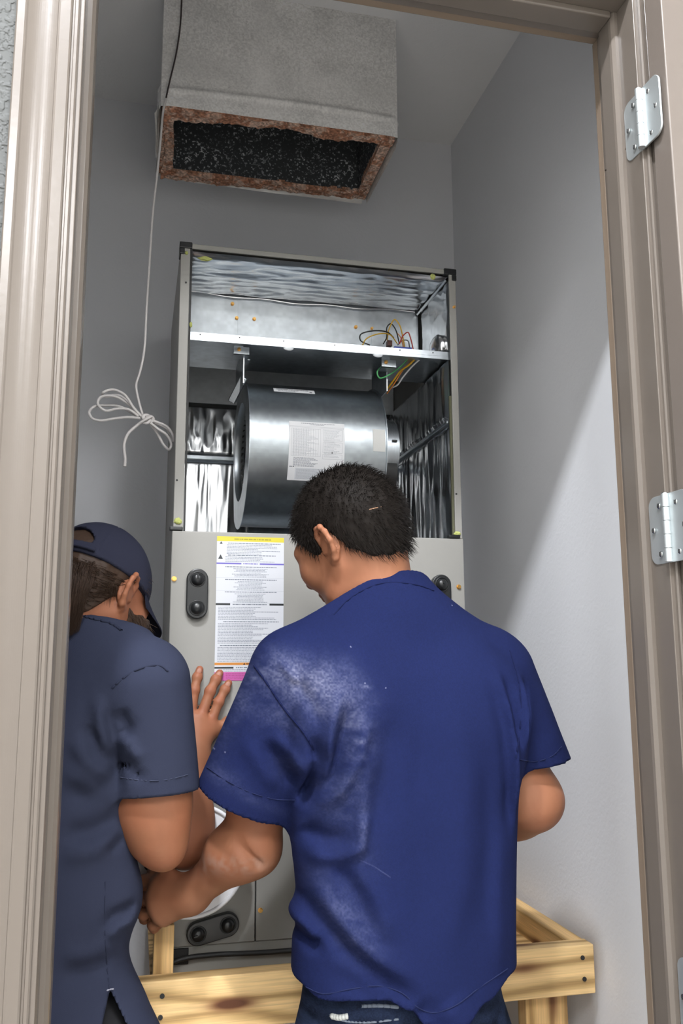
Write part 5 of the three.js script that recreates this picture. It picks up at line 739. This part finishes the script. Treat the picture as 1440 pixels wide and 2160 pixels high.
  { const list = [], p = gScalp.attributes.position, nn = gScalp.attributes.normal; const dn = V(0, -1, 0);
    for (let i = 0; i < 5000; i++) { const k = Math.floor(rnd() * p.count); const r = V(p.getX(k), p.getY(k), p.getZ(k)), n = V(nn.getX(k), nn.getY(k), nn.getZ(k)); const loc = head.to(r.x, r.y, r.z); const bd = loc[2] > 0.0; if (!bd && loc[1] > 0.014) continue; const back = bd ? head.F.clone().multiplyScalar(0.2).add(dn) : head.F.clone().multiplyScalar(-1).addScaledVector(head.U, -0.35); const d = n.clone().multiplyScalar(bd ? 0.55 : 0.14).addScaledVector(back, 0.9).add(V(rnd() - 0.5, rnd() - 0.5, rnd() - 0.5).multiplyScalar(bd ? 0.7 : 0.25)).normalize(); const L = bd ? 0.010 + 0.010 * rnd() : 0.018 + 0.022 * rnd(); list.push([r, r.clone().addScaledVector(d, L * 0.5), r.clone().addScaledVector(d, L).addScaledVector(n, bd ? 0 : -0.002)]); }
    // long hair gathered behind and hanging over the collar
    const dy = 0;
    for (let i = 0; i < 1500; i++) { const u = rnd(), w = rnd() - 0.5, q = rnd(), k = rnd() - 0.5; const x1 = mix(204, 132, u); const r0 = P(x1 + 10 * k, 1182 + 22 * q + 10 * u, 1.492 - 0.018 * Math.sin(u * 3.1) + 0.01 * rnd()); const m1 = P(mix(196, 136, u) + 8 * w, 1222 + 10 * k, 1.470 - 0.012 * Math.sin(u * 3.1) + 0.012 * rnd()); const m2 = P(mix(180, 134, u) + 8 * w, 1264 + 8 * k, 1.464 - 0.008 * Math.sin(u * 3.1) + 0.010 * rnd()); const end = P(mix(164, 132, u) + 10 * w, 1300 + 34 * rnd() + 16 * u, 1.466 + 0.010 * rnd()); list.push(new THREE.CatmullRomCurve3([r0, m1, m2, end]).getPoints(7)); }
    for (let i = 0; i < 30; i++) { const x = 200 + 50 * rnd(); const r0 = P(x, 1228 + 10 * rnd(), 1.487 + 0.01 * rnd()); list.push([r0, P(x - 4 * rnd(), 1250, 1.488 + 0.01 * rnd()), P(x - 8 * rnd(), 1266 + 16 * rnd(), 1.492 + 0.01 * rnd())]); }
    const tail = uni([rc(P(172, 1206, 1.512), P(160, 1240, 1.492), 0.026, 0.022), rc(P(160, 1240, 1.492), P(152, 1290, 1.482), 0.021, 0.013), rc(P(152, 1290, 1.482), P(144, 1325, 1.478), 0.012, 0.005)], 0.02);
    const gT = nets((x, y, z) => tail(x, y, z) - 0.004 * (fbm(x * 120, y * 16, z * 120, 3) - 0.5), ...box([P(186, 1196, 1.49), P(146, 1330, 1.462), P(166, 1235, 1.468)], 0.05), 0.0035);
    addTo(B, 'hair', mergeGeometries([gScalp, gT, strands(list, 0.0007)]), cloth({ color: lin(0.045, 0.026, 0.017), roughness: 0.5, specularIntensity: 0.4 })); }
  // cap
  const capM = cloth({ color: lin(0.026, 0.028, 0.046) });
  const rim = (x, y, z) => 0.024 + 0.10 * z * (z > 0 ? 0.25 : 0.12);
  const capF = (x, y, z) => { let d = hf.crown(x, y * 0.97, z) - 0.0105; const groove = Math.min(Math.abs(x), Math.abs(Math.abs(x) - Math.abs(z + 0.014) * 0.62 - 0.008)); d += 0.0014 * Math.exp(-groove * groove / 0.0000018); d -= 0.0012 * (fbm(x * 30, y * 30, z * 30, 2) - 0.5); d = smax(d, (rim(x, y, z) - y), 0.003); const op = ell([0, 0.044, -0.115], [0.047, 0.036, 0.055])(x, y, z); return Math.max(d, -Math.max(op, 0.044 - y)); };
  const gCap = nets(head.wrap(capF), ...box([head.c], 0.15), 0.0032);
  const cap = addTo(B, 'cap', gCap, capM);
  { const n = 36, m = 12, pos = [], idx = []; const S = (u, v, t) => { const a = mix(-1.15, 1.15, u); const cx = Math.sin(a) * 0.0835, cz = -0.014 + Math.cos(a) * 0.1045; const reach = 0.078 * Math.pow(Math.max(0, Math.cos(a * 1.28)), 0.55); const x = cx * (1 - 0.10 * v), z = cz + reach * v; const y = 0.030 - 0.014 * v * (reach / 0.078) - 3.4 * x * x * (0.35 + 0.65 * v) + t; return head.out(x, y, z); };
    for (const t of [0.0016, -0.0016]) for (let i = 0; i <= n; i++) for (let j = 0; j <= m; j++) pos.push(...vp(S(i / n, j / m, t))); const N = (n + 1) * (m + 1); for (let k = 0; k < 2; k++) for (let i = 0; i < n; i++) for (let j = 0; j < m; j++) { const q = k * N + i * (m + 1) + j; const a = q, b = q + 1, c = q + m + 1, d = q + m + 2; k ? idx.push(a, b, c, b, d, c) : idx.push(a, c, b, b, c, d); } for (let i = 0; i < n; i++) { const q = i * (m + 1) + m; idx.push(q, q + m + 1, q + N, q + m + 1, q + N + m + 1, q + N); }
    const g = new THREE.BufferGeometry(); g.setAttribute('position', new THREE.Float32BufferAttribute(pos, 3)); g.setIndex(idx); g.computeVertexNormals(); addTo(B, 'cap_brim', g, capM, cap); cap.position.set(0, 0, 0);
    const st = []; for (let i = 0; i <= 20; i++) { const a = mix(-0.7, 0.7, i / 20); st.push(head.out(Math.sin(a) * 0.0885, 0.030, -0.014 - Math.cos(a) * 0.1085)); } addTo(B, 'cap_strap', tube(st, 0.0032, 40, 6), capM, cap);
    const bt = head.out(0, 0.118, -0.014); const bg = new THREE.SphereGeometry(0.006, 12, 8); bg.translate(bt.x, bt.y, bt.z); addTo(B, 'cap_button', bg, capM, cap); }
  // shirt
  const hemS = P(326, 1668, 1.49); const torso = stack(rowsB, TURN, 2.2);
  const slv = (s, h, r0, r1, cut) => { const a0 = h.clone().sub(s).normalize(), ax = cut || a0; const e = h.clone().addScaledVector(a0, 0.05); const out = rc(s, e, r0, r1), inn = rc(s, e, r0 - 0.016, r1 - 0.0125); return (x, y, z) => { const pl = (x - h.x) * ax.x + (y - h.y) * ax.y + (z - h.z) * ax.z; const d = Math.max(out(x, y, z), pl); return Math.max(d, -Math.max(inn(x, y, z), -0.05 - pl)); }; };
  const sr = slv(rs, hemS, 0.069, 0.073, V(0.05, -1, 0).normalize()), slf = slv(ls, ls.clone().lerp(le, 0.62), 0.068, 0.066);
  const traps = uni([rc(V(-0.072, 1.425, -1.565), V(0.005, 1.372, -1.478), 0.06, 0.06), rc(V(-0.08, 1.425, -1.585), V(-0.145, 1.365, -1.67), 0.058, 0.058)], 0.03);
  const fo = folds([
    [-0.010, 0.011, [[222, 1470], [236, 1540], [244, 1600], [248, 1665]]], [0.008, 0.014, [[205, 1460], [222, 1530], [236, 1600]]], [-0.008, 0.013, [[180, 1520], [208, 1575], [240, 1610]]], [0.007, 0.015, [[158, 1545], [190, 1600], [236, 1640]]], [-0.007, 0.02, [[140, 1650], [190, 1668], [236, 1668]]], [0.006, 0.016, [[140, 1610], [190, 1650], [240, 1690]]],
    [-0.008, 0.018, [[136, 1748], [190, 1748], [250, 1722]]], [0.007, 0.02, [[136, 1785], [200, 1780], [262, 1752]]], [-0.008, 0.012, [[218, 1955], [238, 1928], [290, 1918]]], [0.007, 0.014, [[226, 1975], [250, 1950], [294, 1944]]], [-0.006, 0.02, [[130, 2030], [180, 2036], [236, 2030]]], [0.005, 0.018, [[130, 2000], [190, 2000], [250, 1990]]], [-0.007, 0.012, [[250, 1490], [268, 1530], [262, 1560]]], [0.005, 0.012, [[255, 1540], [280, 1580], [300, 1600]]], [-0.004, 0.012, [[256, 1590], [285, 1625], [310, 1640]]], [-0.006, 0.012, [[226, 1800], [250, 1775], [262, 1770]]],
  ], 1.46, -1.56, 0.06);
  const c1 = P(172, 1296, 1.50), c2 = P(236, 1312, 1.515), c3 = P(296, 1348, 1.60); let cn = c2.clone().sub(c1).cross(c3.clone().sub(c1)).normalize(); if (cn.y < 0) cn.negate();
  const sA = P(231, 2092, 1.45), sB0 = P(212, 2170, 1.45), sB1 = P(266, 2170, 1.45);
  const shirtF = (x, y, z) => { let d = smin(torso(x, y, z), traps(x, y, z), 0.05); d = smin(d, Math.min(sr(x, y, z), slf(x, y, z)), 0.024); d -= fo(x, y, z); d += 0.0022 * (fbm(x * 14, y * 10, z * 14, 3) - 0.5); d = smax(d, (x - c2.x) * cn.x + (y - c2.y) * cn.y + (z - c2.z) * cn.z, 0.004);
    d = Math.max(d, 0.80 - y); if (y < sA.y && z > -1.57) { const t = (sA.y - y) / (sA.y - sB0.y); const xl = mix(sA.x, sB0.x, t), xr = mix(sA.x, sB1.x, t); const cut = Math.max(xl - x, x - xr); d = smax(d, -cut, 0.004); } return d; };
  const gS = planarUV(nets(shirtF, [-0.37, 0.78, -1.80], [0.16, 1.54, -1.34], 0.0048, 1.9), 0, 0, 0.75, 0.75);
  const shirtM = cloth({ color: lin(0.031, 0.036, 0.062), bumpMap: T.knit, bumpScale: 0.0005 });
  const sg = addTo(B, 'shirt', gS, shirtM); sg.position.set(0, 0, 0);
  const seamM = cloth({ color: lin(0.026, 0.03, 0.052), roughness: 0.95 }), threadM = cloth({ color: lin(0.045, 0.051, 0.082), roughness: 0.95 });
  const sp = (name, pts, r, m = seamM) => { const g = seam(shirtF, pts, 1.3, 1.75, r, 0.0011); if (g) addTo(B, name, g, m, sg); };
  sp('shoulder_seam', [[236, 1452], [258, 1432], [286, 1414], [318, 1404], [340, 1405], [356, 1418]], 0.0016); sp('sleeve_stitch', [[254, 1640], [300, 1646], [350, 1645], [396, 1634]], 0.0009, threadM);
  sp('collar', [[166, 1296], [186, 1302], [210, 1308], [236, 1316], [256, 1330]], 0.0026); sp('side_seam', [[222, 1860], [221, 1950], [226, 2040], [231, 2090]], 0.0009); sp('slit_tack', [[224, 2090], [232, 2087], [240, 2086]], 0.0012, std({ color: lin(0.3, 0.3, 0.36), roughness: 0.9 }));
  // trousers and shoes
  const hip = stack([[0.70, -0.100, 1.575, 0.152, 0.112], [0.78, -0.106, 1.574, 0.156, 0.120], [0.86, -0.122, 1.573, 0.146, 0.112], [0.92, -0.138, 1.572, 0.132, 0.100]], TURN);
  const cs = Math.cos(TURN), sn = Math.sin(TURN); const lp = (lx, y) => V(-0.10 + cs * lx, y, -1.575 + sn * lx);
  const legs = uni([rc(lp(0.085, 0.78), lp(0.10, 0.45), 0.088, 0.066), rc(lp(0.10, 0.45), lp(0.105, 0.07), 0.066, 0.056), rc(lp(-0.085, 0.78), lp(-0.10, 0.45), 0.088, 0.066), rc(lp(-0.10, 0.45), lp(-0.105, 0.07), 0.066, 0.056)], 0.02);
  addTo(B, 'trousers', nets((x, y, z) => smax(smin(hip(x, y, z), legs(x, y, z), 0.04), 0.05 - y, 0.004), [-0.34, 0.02, -1.80], [0.12, 0.98, -1.38], 0.009), M.trousers);
  const f1 = lp(0.105, 0), f2 = lp(-0.105, 0); addTo(B, 'shoe', shoe(f1.x, f1.z, -TURN), M.shoe); addTo(B, 'shoe', shoe(f2.x, f2.z, -TURN), M.shoe);
}
renderer.render(scene, camera);
